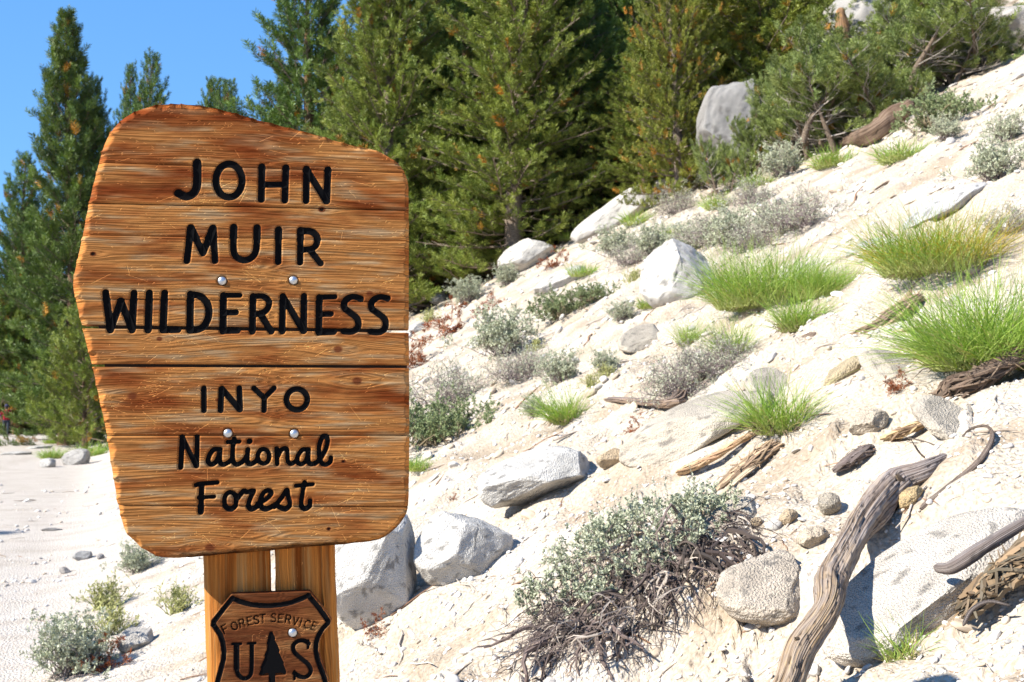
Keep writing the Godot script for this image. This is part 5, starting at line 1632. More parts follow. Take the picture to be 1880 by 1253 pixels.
	for q in [["flat buff slab half sunk in the slope above the smooth sand hump", 1.34, -5.57, 0.20], ["pale flat slab below the shredded root bank", 1.71, -4.85, 0.22], ["sunken flat slab on the bare middle slope left of the dark sage twigs", 0.98, -8.14, 0.24], ["wide pale slab showing through the sand right of the bark piece", 1.56, -3.88, 0.17], ["low flat slab between the frontmost sagebrush and the long thin root", 0.81, -3.99, 0.15]]:
		boulder(q[0], q[1], q[2], Vector3(q[3], q[3] * 0.26, q[3] * 0.7), 0.36, Vector3(0.15, q[1], 0.47), int(q[3] * 1000) + 7, {"name": "flat_rock", "cat": "rock", "tint": Color(0.53, 0.485, 0.42), "rough": 0.07, "cuts": [[Vector3(-0.15, 0.97, 0.1).normalized(), 0.55], [Vector3(0.7, 0.2, 0.6).normalized(), 0.7], [Vector3(-0.6, 0.1, 0.8).normalized(), 0.75]]})
	var st := {"name": "stone", "cat": "stone"}
	boulder("angular grey stone resting above the crooked log", 1.11, -3.82, Vector3(0.046, 0.040, 0.04), 0.1, Vector3(0.3, 0.5, 0.1), 40, st.merged({"tint": Color(0.42, 0.38, 0.32)}))
	boulder("ochre stone wedged between the crooked log and the thin branch", 1.27, -3.48, Vector3(0.055, 0.03, 0.035), 0.1, Vector3(0.1, 0.4, 0.5), 41, st.merged({"tint": Color(0.55, 0.42, 0.24)}))
	boulder("rounded tan stone left of the crooked log's bend", 0.97, -3.83, Vector3(0.038, 0.028, 0.03), 0.25, Vector3(0.1, 0.4, 0.3), 42, st.merged({"tint": tan_}))
	boulder("small tan pebble stone above the frontmost sagebrush's right end", 0.75, -4.23, Vector3(0.026, 0.02, 0.02), 0.2, Vector3(0.1, 0.4, 0.3), 43, st.merged({"tint": Color(0.45, 0.33, 0.22)}))
	boulder("pale stone half buried on the bank left of the crooked log", 0.87, -3.88, Vector3(0.022, 0.018, 0.02), 0.2, Vector3.ZERO, 44, st.merged({"tint": tan_}))
	boulder("buff stone set against the crooked log under its bend", 0.99, -3.59, Vector3(0.055, 0.035, 0.05), 0.3, Vector3(0.1, 0.1, 0.4), 45, st.merged({"tint": Color(0.58, 0.50, 0.40)}))
	boulder("yellowish flat stone under the bent dead stick", 1.54, -5.06, Vector3(0.13, 0.045, 0.07), 0.3, Vector3(0.1, 0.3, 0.55), 46, st.merged({"tint": Color(0.56, 0.47, 0.32)}))
	boulder("pale stone block right of the bank at the thin branch", 1.40, -4.24, Vector3(0.09, 0.05, 0.06), 0.3, Vector3(0.1, 0.3, 0.55), 47, st.merged({"tint": Color(0.60, 0.53, 0.44)}))
	boulder("square pale stone in the path-side bank under the yellow herbs", -2.27, -6.63, Vector3(0.12, 0.08, 0.09), 0.25, Vector3(0.1, 0.3, 0.1), 48, st.merged({"tint": Color(0.58, 0.55, 0.51)}))
	boulder("bluish stone on the path, larger of a pair", -4.34, -11.02, Vector3(0.10, 0.06, 0.07), 0.2, Vector3(0.1, 0.3, 0.1), 49, st.merged({"tint": Color(0.50, 0.50, 0.50)}))
	boulder("small stone right of the bluish stone on the path", -4.10, -10.88, Vector3(0.05, 0.032, 0.04), 0.2, Vector3(0.1, 1.3, 0.1), 50, st.merged({"tint": Color(0.45, 0.43, 0.42)}))
	boulder("grey stone on the path below the bluish pair", -4.22, -10.31, Vector3(0.07, 0.035, 0.05), 0.2, Vector3(0.1, 2.3, 0.1), 51, st.merged({"tint": Color(0.40, 0.38, 0.37)}))
	boulder("flat dark stone half buried in the path", -5.87, -13.92, Vector3(0.13, 0.025, 0.08), 0.3, Vector3(0.0, 0.3, 0.0), 52, st.merged({"tint": Color(0.32, 0.31, 0.31)}))
	boulder("white stone in the grass by the path under the bushy pine", -11.76, -29.46, Vector3(0.42, 0.26, 0.3), 0.2, Vector3(0.1, 0.3, 0.1), 53, st.merged({"tint": grey * 1.2}))
	boulder("smaller white stone at the path edge, left of the one in the grass", -12.04, -28.22, Vector3(0.24, 0.14, 0.2), 0.2, Vector3(0.1, 1.3, 0.1), 54, st.merged({"tint": white}))
	boulder("pale ledge stone at the path bend before the hikers", -16.16, -35.37, Vector3(0.5, 0.08, 0.3), 0.35, Vector3(0.0, 0.3, 0.05), 55, st.merged({"tint": white}))
	boulder("second ledge stone at the path bend", -17.55, -40.25, Vector3(0.5, 0.09, 0.3), 0.35, Vector3(0.0, 0.8, 0.1), 56, st.merged({"tint": white}))
	# grit, pebbles and bits of stick, more than one could count
	var r := RandomNumberGenerator.new()
	r.seed = 91
	scatter("pebbles", rock_mesh(Vector3.ONE, 3, 4, 0.12, [], Color.WHITE, false), mats.plain, 22000, r, 0.0026, 0.013, [Color(0.62, 0.58, 0.53), Color(0.54, 0.45, 0.35), Color(0.50, 0.46, 0.43), Color(0.66, 0.62, 0.57)], false)
	scatter("rubble", rock_mesh(Vector3(1, 0.6, 0.8), 4, 6, 0.12, [], Color.WHITE, false), mats.plain, 1500, r, 0.009, 0.036, [Color(0.50, 0.46, 0.41), Color(0.44, 0.36, 0.27), Color(0.56, 0.53, 0.49), Color(0.38, 0.355, 0.33)], false)
	var tw := MB.new()
	tube(tw, [Vector3(-1, 0, 0), Vector3(-0.3, 0.1, 0.12), Vector3(0.4, 0.02, -0.06), Vector3(1, 0.08, 0.1)], [0.05, 0.06, 0.05, 0.02], 4, Color.WHITE, Color.WHITE)
	scatter("twig_litter", tw.mesh(true), mats.twig, 1500, r, 0.02, 0.09, [Color(0.30, 0.24, 0.19), Color(0.22, 0.12, 0.07), Color(0.42, 0.36, 0.30)], true)

func scatter(called: String, m: ArrayMesh, mat: Material, n: int, r: RandomNumberGenerator, s0: float, s1: float, tones: Array, lying: bool) -> void:
	var mm := MultiMesh.new()
	mm.transform_format = MultiMesh.TRANSFORM_3D
	mm.use_colors = true
	mm.mesh = m
	var spots := []
	var tries := 0
	while spots.size() < n and tries < n * 4:
		tries += 1
		var d := 2.3 * pow(24.0 / 2.3, pow(r.randf(), 1.15))
		var a := r.randf_range(-0.55, 0.55)
		var x := d * sin(a)
		var z := -d * cos(a)
		var w := slope_share(x, z)
		var cl := noise_c.get_noise_2d(x * 0.9 + 9.0, z * 0.9 + 5.0)
		if r.randf() > (0.06 + 0.6 * w) + cl * 0.9 or duff(x, z) > 0.5:
			continue
		var s := s0 * pow(s1 / s0, pow(r.randf(), 2.6)) * (0.6 + 0.13 * d)
		var up := ground_normal(x, z, 0.05)
		var fwd := up.cross(Vector3(cos(r.randf() * TAU), 0.1, sin(r.randf() * TAU))).normalized()
		var b := Basis(up.cross(fwd), up, fwd).orthonormalized()
		if not lying:
			b = b * Basis.from_euler(Vector3(r.randfn() * 0.3, 0, r.randfn() * 0.3))
		b = b.scaled_local(Vector3(s * r.randf_range(0.8, 1.5), s * r.randf_range(0.45, 0.9), s))
		spots.append([Transform3D(b, on_ground(x, z, s * (0.02 if lying else 0.22))), tones[r.randi() % tones.size()] * r.randf_range(0.8, 1.15)])
	mm.instance_count = spots.size()
	for i in spots.size():
		mm.set_instance_transform(i, spots[i][0])
		mm.set_instance_color(i, spots[i][1])
	var o := MultiMeshInstance3D.new()
	o.name = called
	o.multimesh = mm
	o.material_override = mat
	add_child(o, true)
	structure(o, "stuff")

# ---------------------------------------------------------------- dead wood
# a weathered trunk or root: bent tube with deep grain furrows, flats and knots
func wood_form(pts: Array, radii: Array, sides: int, steps: int, sd: int, c0: Color, c1: Color, gnarl := 0.22) -> ArrayMesh:
	var p := smooth_path(pts, steps)
	var n := p.size()
	var mb := MB.new()
	var r := RandomNumberGenerator.new()
	r.seed = sd
	var off := r.randf() * 50.0
	var a := Vector3(0.2, 1, 0.1)
	var along := 0.0
	for i in n:
		var t: Vector3 = (p[mini(i + 1, n - 1)] - p[maxi(i - 1, 0)]).normalized()
		if i > 0:
			along += (p[i] - p[i - 1]).length()
		a = (a - t * a.dot(t)).normalized()
		var b := t.cross(a)
		var f := float(i) / (n - 1) * (radii.size() - 1)
		var k := mini(radii.size() - 2, int(f))
		var rad: float = lerpf(radii[k], radii[k + 1], f - k)
		if i == 0 or i == n - 1:
			rad *= 0.35
		elif i == 1 or i == n - 2:
			rad *= 0.85
		for j in sides + 1:
			var w := TAU * (j % sides) / sides
			var tw := w + along * 1.3
			var cs := Vector2(cos(tw), sin(tw))
			var g := noise_3.get_noise_3d(cs.x * 60.0 + off, cs.y * 60.0, along * 130.0) * gnarl
			var furrow := absf(noise_3.get_noise_3d(cs.x * 190.0 + off, cs.y * 190.0, along * 60.0 + 7.0))
			var fibre := noise_3.get_noise_3d(cs.x * 620.0 + off, cs.y * 620.0, along * 120.0 + 7.0)
			var crack := 1.0 - smoothstep(0.0, 0.06, furrow)
			g += fibre * gnarl * 0.22 - crack * 0.10 + furrow * gnarl * 0.35
			var q := noise_3.get_noise_3d(cs.x * 70.0, cs.y * 70.0 + off, along * 160.0)
			var col := c0.lerp(c1, clampf(float(i) / n * 1.15 - 0.05 + q * 0.45, 0.0, 1.0))
			col = col.lerp(c0 * 0.8, clampf(0.5 + fibre * 1.2, 0.0, 0.6)) * (1.0 - 0.6 * crack)
			var dirv := a * cos(w) + b * sin(w)
			mb.add(p[i] + dirv * rad * (1.0 + g), col, Vector2(float(j) / sides, along))
	for i in n - 1:
		for j in sides:
			var q := i * (sides + 1) + j
			mb.tri(q, q + sides + 1, q + 1)
			mb.tri(q + 1, q + sides + 1, q + sides + 2)
	return mb.mesh(true)

func dead_wood(called: String, label: String, cat: String, pts: Array, radii: Array, sides: int, steps: int, sd: int, c0: Color, c1: Color, gnarl := 0.22) -> Node3D:
	var o := thing(called, label, cat, pts[0])
	var q := []
	for p in pts:
		q.append(p - pts[0])
	part("wood", wood_form(q, radii, sides, steps, sd, c0, c1, gnarl), mats.dead, o)
	return o

# a shredded root or bark mat: a sheaf of fibres along a path
func fibre_root(called: String, label: String, cat: String, pts: Array, radii: Array, count: int, sd: int, c0: Color, c1: Color) -> void:
	var o := thing(called, label, cat, pts[0])
	var q := []
	for p in pts:
		q.append(p - pts[0])
	var path := smooth_path(q, 5)
	var n := path.size()
	var r := RandomNumberGenerator.new()
	r.seed = sd
	var mb := MB.new()
	for f in count:
		var i0 := r.randi_range(0, maxi(0, int(n * 0.6)))
		var i1 := mini(n - 1, i0 + r.randi_range(3, n - 1))
		if i1 - i0 < 2:
			continue
		var az := r.randf() * TAU
		var k := sqrt(r.randf())
		var twist := r.randfn() * 0.25
		var lines := []
		var rad := []
		var th := r.randf_range(0.0015, 0.0055) if r.randf() < 0.85 else r.randf_range(0.005, 0.010)
		for i in range(i0, i1 + 1):
			var t: Vector3 = (path[mini(i + 1, n - 1)] - path[maxi(i - 1, 0)]).normalized()
			var s := t.cross(Vector3.UP).normalized()
			var u := s.cross(t)
			var ff := float(i) / (n - 1) * (radii.size() - 1)
			var m := mini(radii.size() - 2, int(ff))
			var rr: float = lerpf(radii[m], radii[m + 1], ff - m) * k
			var w := az + twist * (i - i0)
			var e := 1.0 + 0.5 * r.randfn() * (1.0 if i == i0 or i == i1 else 0.15)
			lines.append(path[i] + (s * cos(w) * 1.25 + u * sin(w) * 0.75) * rr * e)
			rad.append(th * (0.5 if i == i0 or i == i1 else 1.0))
		var c := c0.lerp(c1, r.randf()) * r.randf_range(0.55, 1.35)
		tube(mb, lines, rad, 4, c, c * r.randf_range(0.8, 1.2))
	part("fibres", mb.mesh(false), mats.twig, o)

func build_dead_wood() -> void:
	var grey := Color(0.36, 0.32, 0.305)
	var ochre := Color(0.50, 0.365, 0.20)
	var brown := Color(0.20, 0.135, 0.09)
	dead_wood("weathered_log", "thick crooked weathered log, grey above and ochre below, arched over the sand", "log", [Vector3(1.507, -0.173, -3.706), Vector3(1.367, -0.218, -3.592), Vector3(1.263, -0.264, -3.581), Vector3(1.091, -0.354, -3.372), Vector3(0.992, -0.407, -3.199), Vector3(0.882, -0.481, -3.019), Vector3(0.826, -0.536, -2.876), Vector3(0.728, -0.627, -2.781), Vector3(0.678, -0.694, -2.715), Vector3(0.620, -0.779, -2.699), Vector3(0.573, -0.872, -2.704)], [0.014, 0.038, 0.054, 0.046, 0.036, 0.043, 0.033, 0.037, 0.033, 0.033, 0.025], 56, 18, 5, grey, ochre, 0.26)
	var lg: Node3D = get_node("weathered_log")
	for q in [[Vector3(1.265, -0.246, -3.537), Vector3(-0.020, 0.022, 0.012), 0.013], [Vector3(0.731, -0.599, -2.780), Vector3(-0.018, 0.014, 0.016), 0.010]]:
		part("branch_stub", wood_form([q[0] - lg.position - q[1] * 0.5, q[0] - lg.position, q[0] - lg.position + q[1]], [q[2], q[2] * 0.9, q[2] * 0.5], 12, 5, 31, grey, ochre, 0.3), mats.dead, lg)
	dead_wood("thin_branch", "thin bent grey branch looping beside the thick crooked log's upper end", "branch", [Vector3(1.273, -0.323, -3.397), Vector3(1.400, -0.241, -3.433), Vector3(1.495, -0.174, -3.470), Vector3(1.573, -0.108, -3.557), Vector3(1.584, -0.070, -3.619), Vector3(1.563, -0.084, -3.708), Vector3(1.486, -0.148, -3.682), Vector3(1.471, -0.130, -3.862), Vector3(1.453, -0.116, -4.034)], [0.011, 0.011, 0.010, 0.008, 0.005, 0.004, 0.004, 0.003, 0.002], 7, 6, 6, Color(0.40, 0.33, 0.28), Color(0.30, 0.25, 0.22), 0.2)
	dead_wood("thin_branch", "wispy dead twig curving left under the bent grey branch", "branch", [Vector3(1.522, -0.160, -3.532), Vector3(1.498, -0.151, -3.624), Vector3(1.430, -0.185, -3.684), Vector3(1.426, -0.168, -3.795), Vector3(1.452, -0.122, -3.954)], [0.004, 0.004, 0.0035, 0.003, 0.0015], 5, 5, 7, brown, brown, 0.15)
	dead_wood("dead_branch", "dead branch with a split end slanting over the smooth pale rock, at the picture edge", "branch", [Vector3(1.129, -0.432, -2.922), Vector3(1.153, -0.429, -2.876), Vector3(1.212, -0.389, -2.862), Vector3(1.294, -0.345, -2.882), Vector3(1.402, -0.300, -2.925)], [0.010, 0.017, 0.018, 0.017, 0.015], 9, 6, 8, grey, grey, 0.3)
	dead_wood("dead_branch", "pale bent twig on the bark scraps in the lower corner", "branch", [Vector3(1.126, -0.550, -2.738), Vector3(1.153, -0.512, -2.747), Vector3(1.187, -0.488, -2.729), Vector3(1.229, -0.493, -2.703)], [0.005, 0.006, 0.005, 0.003], 6, 5, 9, grey, grey, 0.2)
	fibre_root("root_slab", "ochre and dark split root slab at the lower right edge", "dead wood", [Vector3(1.130, -0.530, -2.775), Vector3(1.193, -0.485, -2.789), Vector3(1.248, -0.437, -2.786), Vector3(1.306, -0.396, -2.789), Vector3(1.392, -0.345, -2.820)], [0.02, 0.036, 0.045, 0.05, 0.05], 170, 10, Color(0.23, 0.155, 0.09), Color(0.11, 0.095, 0.07))
	fibre_root("dead_root", "flaky brown root below the round grass tuft, longer and thicker one", "root", [Vector3(1.138, -0.157, -4.650), Vector3(1.035, -0.219, -4.589), Vector3(0.933, -0.285, -4.548), Vector3(0.832, -0.360, -4.498)], [0.034, 0.036, 0.026, 0.008], 129, 11, brown, Color(0.42, 0.30, 0.19))
	fibre_root("dead_root", "upper brown root left of the flaky one, with a knobby end", "root", [Vector3(1.138, -0.113, -4.984), Vector3(1.013, -0.174, -4.928), Vector3(0.881, -0.245, -4.883), Vector3(0.791, -0.288, -4.905), Vector3(0.767, -0.307, -4.975)], [0.010, 0.016, 0.018, 0.026, 0.014], 93, 12, Color(0.42, 0.30, 0.18), Color(0.36, 0.22, 0.13))
	fibre_root("dead_root", "long thin pale root running down the sand below the flaky root", "root", [Vector3(1.051, -0.229, -4.563), Vector3(0.918, -0.314, -4.478), Vector3(0.808, -0.393, -4.368), Vector3(0.713, -0.466, -4.303)], [0.008, 0.009, 0.007, 0.003], 32, 13, Color(0.48, 0.36, 0.24), Color(0.50, 0.40, 0.28))
	fibre_root("bark_chunk", "dark curled bark piece lying above the thick crooked log", "bark", [Vector3(1.203, -0.247, -4.074), Vector3(1.252, -0.214, -4.064), Vector3(1.324, -0.174, -4.078), Vector3(1.368, -0.160, -4.134)], [0.008, 0.026, 0.028, 0.010], 100, 14, Color(0.16, 0.13, 0.12), Color(0.12, 0.09, 0.075))
	fibre_root("dead_root", "brown root with a pale lower end between the bank stones", "root", [Vector3(1.419, -0.135, -4.133), Vector3(1.461, -0.103, -4.073), Vector3(1.547, -0.062, -4.055), Vector3(1.679, -0.011, -4.076)], [0.02, 0.026, 0.02, 0.008], 93, 15, Color(0.5, 0.36, 0.2), brown)
	fibre_root("dead_root", "dark root humped out of the sand between leaning grass and dark sage", "root", [Vector3(0.536, 0.009, -7.202), Vector3(0.630, 0.033, -6.960), Vector3(0.744, 0.022, -6.582), Vector3(0.844, 0.008, -6.224), Vector3(0.907, 0.020, -6.016), Vector3(1.013, 0.102, -6.256), Vector3(1.158, 0.175, -6.391)], [0.010, 0.018, 0.022, 0.026, 0.040, 0.034, 0.015], 144, 16, Color(0.24, 0.17, 0.12), Color(0.14, 0.11, 0.10))
	fibre_root("dead_root", "dark root mat ridge under the biggest green grass clump", "root", [Vector3(1.645, 0.020, -4.224), Vector3(1.709, 0.063, -4.221), Vector3(1.775, 0.093, -4.152), Vector3(1.876, 0.155, -4.140), Vector3(2.004, 0.220, -4.186)], [0.02, 0.055, 0.06, 0.05, 0.04], 170, 17, Color(0.20, 0.14, 0.10), Color(0.15, 0.11, 0.085))
	fibre_root("dead_root", "brown shredded root bank under the golden grass clump", "root", [Vector3(1.743, 0.344, -5.715), Vector3(1.842, 0.389, -5.532), Vector3(2.001, 0.491, -5.582), Vector3(2.144, 0.569, -5.656)], [0.015, 0.035, 0.045, 0.03], 162, 18, Color(0.30, 0.21, 0.14), Color(0.18, 0.13, 0.10))
	fibre_root("dead_root", "dark root under the tuft in front of the wide light green clump", "root", [Vector3(1.402, 0.233, -6.052), Vector3(1.502, 0.290, -5.964), Vector3(1.638, 0.368, -5.959), Vector3(1.798, 0.446, -6.039)], [0.015, 0.03, 0.032, 0.012], 115, 19, Color(0.28, 0.2, 0.14), Color(0.15, 0.11, 0.09))
	fibre_root("dead_root", "thin pale root looping from the bank under the big clumps", "root", [Vector3(1.751, 0.337, -5.602), Vector3(1.795, 0.316, -5.394), Vector3(1.894, 0.361, -5.327), Vector3(1.979, 0.381, -5.230), Vector3(2.054, 0.406, -5.218)], [0.006, 0.007, 0.007, 0.006, 0.003], 25, 20, Color(0.46, 0.36, 0.26), Color(0.42, 0.32, 0.22))
	fibre_root("dead_root", "straight shredded root climbing to the golden grass clump", "root", [Vector3(1.740, 0.282, -5.353), Vector3(1.937, 0.433, -5.563), Vector3(2.118, 0.582, -5.782), Vector3(2.276, 0.695, -6.000)], [0.004, 0.006, 0.007, 0.004], 25, 21, Color(0.38, 0.28, 0.2), brown)
	dead_wood("fallen_trunk", "short thick fallen dead trunk under the dwarf pines", "log", [Vector3(4.567, 3.636, -14.809), Vector3(4.467, 3.392, -13.476), Vector3(4.762, 3.596, -13.328), Vector3(4.965, 3.714, -13.133)], [0.05, 0.11, 0.12, 0.08], 20, 10, 22, Color(0.26, 0.19, 0.14), Color(0.17, 0.12, 0.09), 0.5)
	dead_wood("dead_branch", "dark curved branch arching in front of the big grey boulder", "branch", [Vector3(9.801, 13.892, -50.514), Vector3(4.989, 5.912, -23.014), Vector3(4.264, 4.315, -17.800), Vector3(4.262, 3.892, -16.405), Vector3(4.542, 3.896, -16.207)], [0.012, 0.02, 0.028, 0.03, 0.02], 7, 6, 23, brown, Color(0.2, 0.15, 0.12), 0.2)
	dead_wood("dead_branch", "long straight stick lying on the bare slope above the golden grass", "branch", [Vector3(3.063, 1.557, -8.375), Vector3(3.175, 1.596, -8.222), Vector3(3.341, 1.682, -8.233)], [0.008, 0.012, 0.006], 6, 6, 24, Color(0.3, 0.24, 0.18), brown, 0.2)
	dead_wood("dead_branch", "forked dark stick lying on the bare upper slope", "branch", [Vector3(3.306, 1.958, -9.779), Vector3(3.410, 2.020, -9.717), Vector3(3.453, 2.003, -9.562)], [0.006, 0.012, 0.005], 6, 6, 25, Color(0.2, 0.15, 0.12), brown, 0.2)
	dead_wood("snag", "broken dark snag with an orange splintered top among the dwarf pines", "dead tree", [on_ground(5.69, -18.0), on_ground(5.69, -18.0) + Vector3(-0.03, 0.8, 0), on_ground(5.69, -18.0) + Vector3(-0.08, 1.55, 0), on_ground(5.69, -18.0) + Vector3(-0.12, 1.95, 0)], [0.16, 0.14, 0.12, 0.06], 12, 8, 26, Color(0.14, 0.12, 0.115), Color(0.60, 0.33, 0.12), 0.3)

# ---------------------------------------------------------------- the hikers
func capsule_form(bones: Array, cell: float, col: Color) -> ArrayMesh:
	# bones: [a, ra, b, rb]; smooth union meshed as surface nets
	var lo := Vector3(9, 9, 9)
	var hi := Vector3(-9, -9, -9)
	for b in bones:
		var m: float = maxf(b[1], b[3]) + 0.08
		lo = lo.min(b[0] - Vector3.ONE * m).min(b[2] - Vector3.ONE * m)
		hi = hi.max(b[0] + Vector3.ONE * m).max(b[2] + Vector3.ONE * m)
	var n := Vector3i(((hi - lo) / cell).ceil()) + Vector3i.ONE
	var f := PackedFloat32Array()
	f.resize(n.x * n.y * n.z)
	f.fill(1.0)
	for b in bones:
		var m: float = maxf(b[1], b[3]) + 0.07
		var i0 := Vector3i(((b[0].min(b[2]) - Vector3.ONE * m - lo) / cell).floor()).clamp(Vector3i.ZERO, n - Vector3i.ONE)
		var i1 := Vector3i(((b[0].max(b[2]) + Vector3.ONE * m - lo) / cell).ceil()).clamp(Vector3i.ZERO, n - Vector3i.ONE)
		var ab: Vector3 = b[2] - b[0]
		var ll := maxf(ab.length_squared(), 1e-9)
		for z in range(i0.z, i1.z + 1):
			for y in range(i0.y, i1.y + 1):
				for x in range(i0.x, i1.x + 1):
					var p: Vector3 = lo + Vector3(x, y, z) * cell - b[0]
					var t := clampf(p.dot(ab) / ll, 0.0, 1.0)
					var d := (p - ab * t).length() - lerpf(b[1], b[3], t)
					var k := (z * n.y + y) * n.x + x
					var e := f[k]
					var h := maxf(0.03 - absf(d - e), 0.0) / 0.03
					f[k] = minf(d, e) - h * h * 0.03 * 0.25
	var mb := MB.new()
	var at := {}
	for z in n.z - 1:
		for y in n.y - 1:
			for x in n.x - 1:
				var sum := Vector3.ZERO
				var c := 0
				var k0 := (z * n.y + y) * n.x + x
				var vals := []
				for q in 8:
					vals.append(f[k0 + (q & 1) + ((q >> 1) & 1) * n.x + (q >> 2) * n.x * n.y])
				for q in 8:
					for ax in [1, 2, 4]:
						if q & ax == 0 and (vals[q] < 0.0) != (vals[q | ax] < 0.0):
							var t: float = vals[q] / (vals[q] - vals[q | ax])
							var p0 := Vector3(q & 1, (q >> 1) & 1, q >> 2)
							var p1 := Vector3((q | ax) & 1, ((q | ax) >> 1) & 1, (q | ax) >> 2)
							sum += p0.lerp(p1, t)
							c += 1
				if c:
					at[k0] = mb.add(lo + (Vector3(x, y, z) + sum / c) * cell, col)
	var sx := 1
	var sy := n.x
	var sz := n.x * n.y
	for k in at:
		for e in [[sx, sy, sz], [sy, sz, sx], [sz, sx, sy]]:
			if k + e[0] < f.size() and (f[k] < 0.0) != (f[k + e[0]] < 0.0):
				var a: int = k - e[1] - e[2]
				if at.has(a) and at.has(k - e[1]) and at.has(k - e[2]):
					if f[k] < 0.0:
						mb.quad(at[a], at[k - e[2]], at[k], at[k - e[1]])
					else:
						mb.quad(at[a], at[k - e[1]], at[k], at[k - e[2]])
	mb.outward()
	return mb.mesh(true)

func hiker(label: String, at: Vector3, turn: float, h: float, shirt: Color, legs: Color, cap: Color) -> void:
	var o := thing("person", label, "person", at, "hikers on the path")
	o.rotation.y = turn
	o.scale = Vector3.ONE * h / 1.72
	var V := func(x, y, z): return Vector3(x, y, z)
	var skin := Color(0.42, 0.26, 0.18)
	var leg := []
	var body := []
	var arm := []
	for s in [-1.0, 1.0]:
		var st: float = 0.16 * s
		leg.append([Vector3(0.09 * s, 0.92, 0), 0.085, Vector3(0.10 * s, 0.50, st * 0.5 + 0.03), 0.058])
		leg.append([Vector3(0.10 * s, 0.50, st * 0.5 + 0.03), 0.056, Vector3(0.10 * s, 0.09, st), 0.04])
		body.append([Vector3(0.10 * s, 0.08, st), 0.042, Vector3(0.11 * s, 0.045, st - 0.17), 0.034])
		body.append([Vector3(0.09 * s, 0.92, 0), 0.075, Vector3(0.10 * s, 0.50, st * 0.5 + 0.03), 0.05])
		body.append([Vector3(0.10 * s, 0.50, st * 0.5 + 0.03), 0.048, Vector3(0.10 * s, 0.08, st), 0.035])
		arm.append([Vector3(0.19 * s, 1.40, 0), 0.055, Vector3(0.27 * s, 1.20, 0.03), 0.048])
		body.append([Vector3(0.19 * s, 1.40, 0), 0.045, Vector3(0.27 * s, 1.14, 0.03), 0.036])
		body.append([Vector3(0.27 * s, 1.14, 0.03), 0.036, Vector3(0.23 * s, 0.92, -0.08), 0.026])
		# hand: palm, thumb and curled fingers
		var w := Vector3(0.23 * s, 0.90, -0.09)
		body.append([w, 0.026, w + Vector3(0, -0.06, -0.02), 0.030])
		for k in 4:
			body.append([w + Vector3(0.0, -0.07, -0.045 + k * 0.018), 0.010, w + Vector3(-0.012 * s, -0.13 + absf(k - 1.5) * 0.008, -0.05 + k * 0.018), 0.008])
		body.append([w + Vector3(-0.01 * s, -0.03, -0.035), 0.012, w + Vector3(-0.03 * s, -0.075, -0.065), 0.009])
	body.append([Vector3(0, 0.95, 0), 0.095, Vector3(0, 1.36, 0), 0.09])
	body.append([Vector3(0, 1.42, 0), 0.055, Vector3(0, 1.53, -0.01), 0.05])
	body.append([Vector3(0, 1.58, -0.012), 0.082, Vector3(0, 1.64, 0), 0.086])
	body.append([Vector3(0, 1.58, -0.09), 0.013, Vector3(0, 1.555, -0.105), 0.016])
	for s in [-1.0, 1.0]:
		body.append([Vector3(0.086 * s, 1.60, 0.0), 0.016, Vector3(0.09 * s, 1.57, 0.0), 0.013])
	part("body", capsule_form(body, 0.018, skin), mats.plain, o)
	part("shirt", capsule_form(arm + [[Vector3(-0.10, 1.36, 0), 0.105, Vector3(0.10, 1.36, 0), 0.105], [Vector3(-0.05, 1.0, 0), 0.115, Vector3(-0.06, 1.36, 0), 0.115], [Vector3(0.05, 1.0, 0), 0.115, Vector3(0.06, 1.36, 0), 0.115]], 0.024, shirt), mats.plain, o)
	part("trousers", capsule_form(leg + [[Vector3(-0.06, 0.94, 0), 0.112, Vector3(0.06, 0.94, 0), 0.112]], 0.024, legs), mats.plain, o)
	part("cap", capsule_form([[Vector3(0, 1.655, 0.002), 0.096, Vector3(0, 1.665, 0.004), 0.096], [Vector3(-0.05, 1.655, -0.10), 0.02, Vector3(0.05, 1.655, -0.10), 0.02]], 0.018, cap), mats.plain, o)
	part("hair", capsule_form([[Vector3(0, 1.56, 0.045), 0.062, Vector3(0, 1.62, 0.035), 0.075]], 0.02, Color(0.03, 0.022, 0.018)), mats.plain, o)
	for s in [-1.0, 1.0]:
		part("eye", rock_mesh(Vector3.ONE * 0.011, 2, 4, 0.0), mats.black, o, Vector3(0.032 * s, 1.60, -0.088))
	part("mouth", rock_mesh(Vector3(0.022, 0.005, 0.006), 2, 4, 0.0), mats.black, o, Vector3(0, 1.53, -0.086))

func build_hikers() -> void:
	hiker("hiker in a dark red shirt and dark trousers walking away on the path", on_ground(-23.49, -50.38), 0.25, 1.62, Color(0.22, 0.012, 0.02), Color(0.035, 0.04, 0.055), Color(0.05, 0.05, 0.10))
	hiker("hiker in a blue-violet top at the very edge of the frame", on_ground(-23.34, -48.84), 0.1, 1.60, Color(0.10, 0.08, 0.38), Color(0.20, 0.20, 0.36), Color(0.24, 0.24, 0.40))

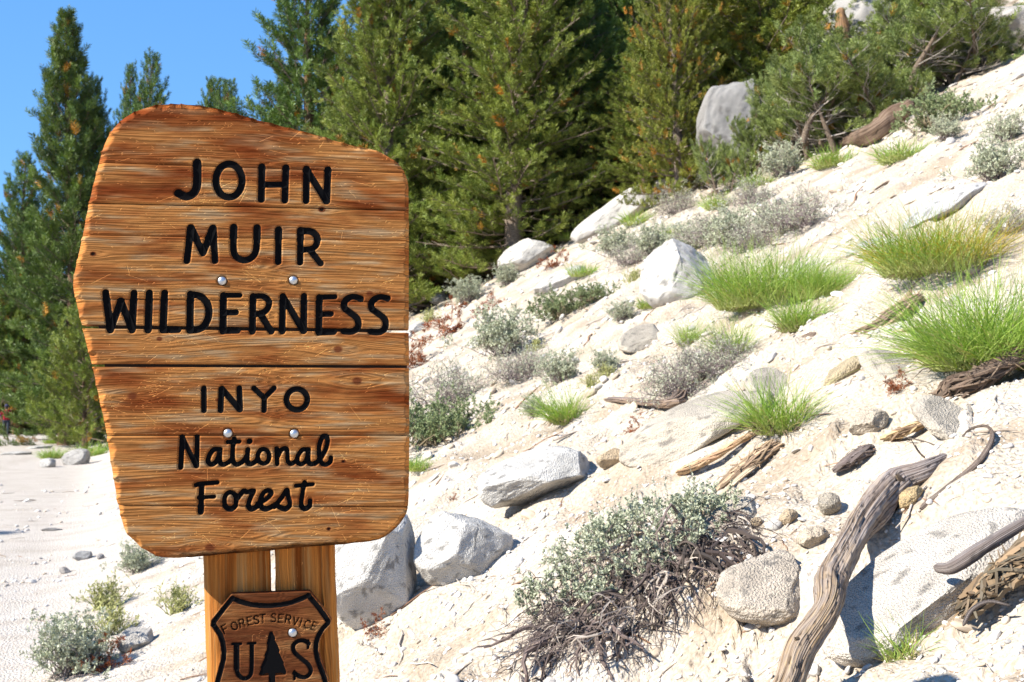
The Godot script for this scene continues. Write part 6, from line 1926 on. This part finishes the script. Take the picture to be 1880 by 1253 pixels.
func _ready() -> void:
	var cam := Camera3D.new()
	cam.name = "camera"
	var lens := CameraAttributesPhysical.new()
	lens.frustum_focal_length = 12.0 / tan(deg_to_rad(17.5))
	lens.frustum_focus_distance = 2.0
	lens.exposure_aperture = 13.0
	lens.frustum_far = 900.0
	lens.frustum_near = 0.05
	cam.attributes = lens
	cam.rotation = Vector3(deg_to_rad(3.4), 0, 0)
	cam.far = 900.0
	cam.current = true
	add_child(cam)
	cam.fov = 35.0
	var env := Environment.new()
	env.background_mode = Environment.BG_SKY
	env.tonemap_mode = Environment.TONE_MAPPER_LINEAR
	env.tonemap_exposure = 2.2
	env.sdfgi_enabled = true
	env.ssao_enabled = true
	env.ssil_enabled = true
	var sky_mat := ProceduralSkyMaterial.new()
	sky_mat.sky_top_color = Color(0.235, 0.43, 0.67)
	sky_mat.sky_horizon_color = Color(0.44, 0.63, 0.80)
	sky_mat.sky_curve = 0.2
	sky_mat.ground_bottom_color = Color(0.5, 0.46, 0.4)
	sky_mat.ground_horizon_color = Color(0.55, 0.6, 0.62)
	sky_mat.sky_energy_multiplier = 1.0
	var sky := Sky.new()
	sky.sky_material = sky_mat
	env.sky = sky
	var we := WorldEnvironment.new()
	we.name = "world_environment"
	we.environment = env
	add_child(we)
	var sun := DirectionalLight3D.new()
	sun.name = "sun"
	sun.light_color = Color(1.0, 0.98, 0.94)
	sun.light_energy = 1.6
	sun.light_angular_distance = 0.5
	sun.shadow_enabled = true
	add_child(sun)
	sun.look_at_from_position(Vector3(-0.717, 0.62, 0.321), Vector3.ZERO, Vector3.UP)
	rng.seed = 12
	noise_a = fnl(101, 1.0, 3)
	noise_b = fnl(102, 1.0, 4)
	noise_c = fnl(103, 1.0, 4)
	noise_3 = fnl(105, 0.02, 3)
	make_materials()
	hollows = [[0.98, -3.14, 0.34, 0.13], [0.44, -4.08, 0.32, -0.13], [0.37, -3.37, 0.22, 0.15], [0.65, -3.34, 0.2, 0.06]]
	build_ground()
	build_sign()
	build_shield()
	build_trees()
	build_dead_wood()
	build_stones()
	build_grass()
	build_shrubs()
	build_hikers()
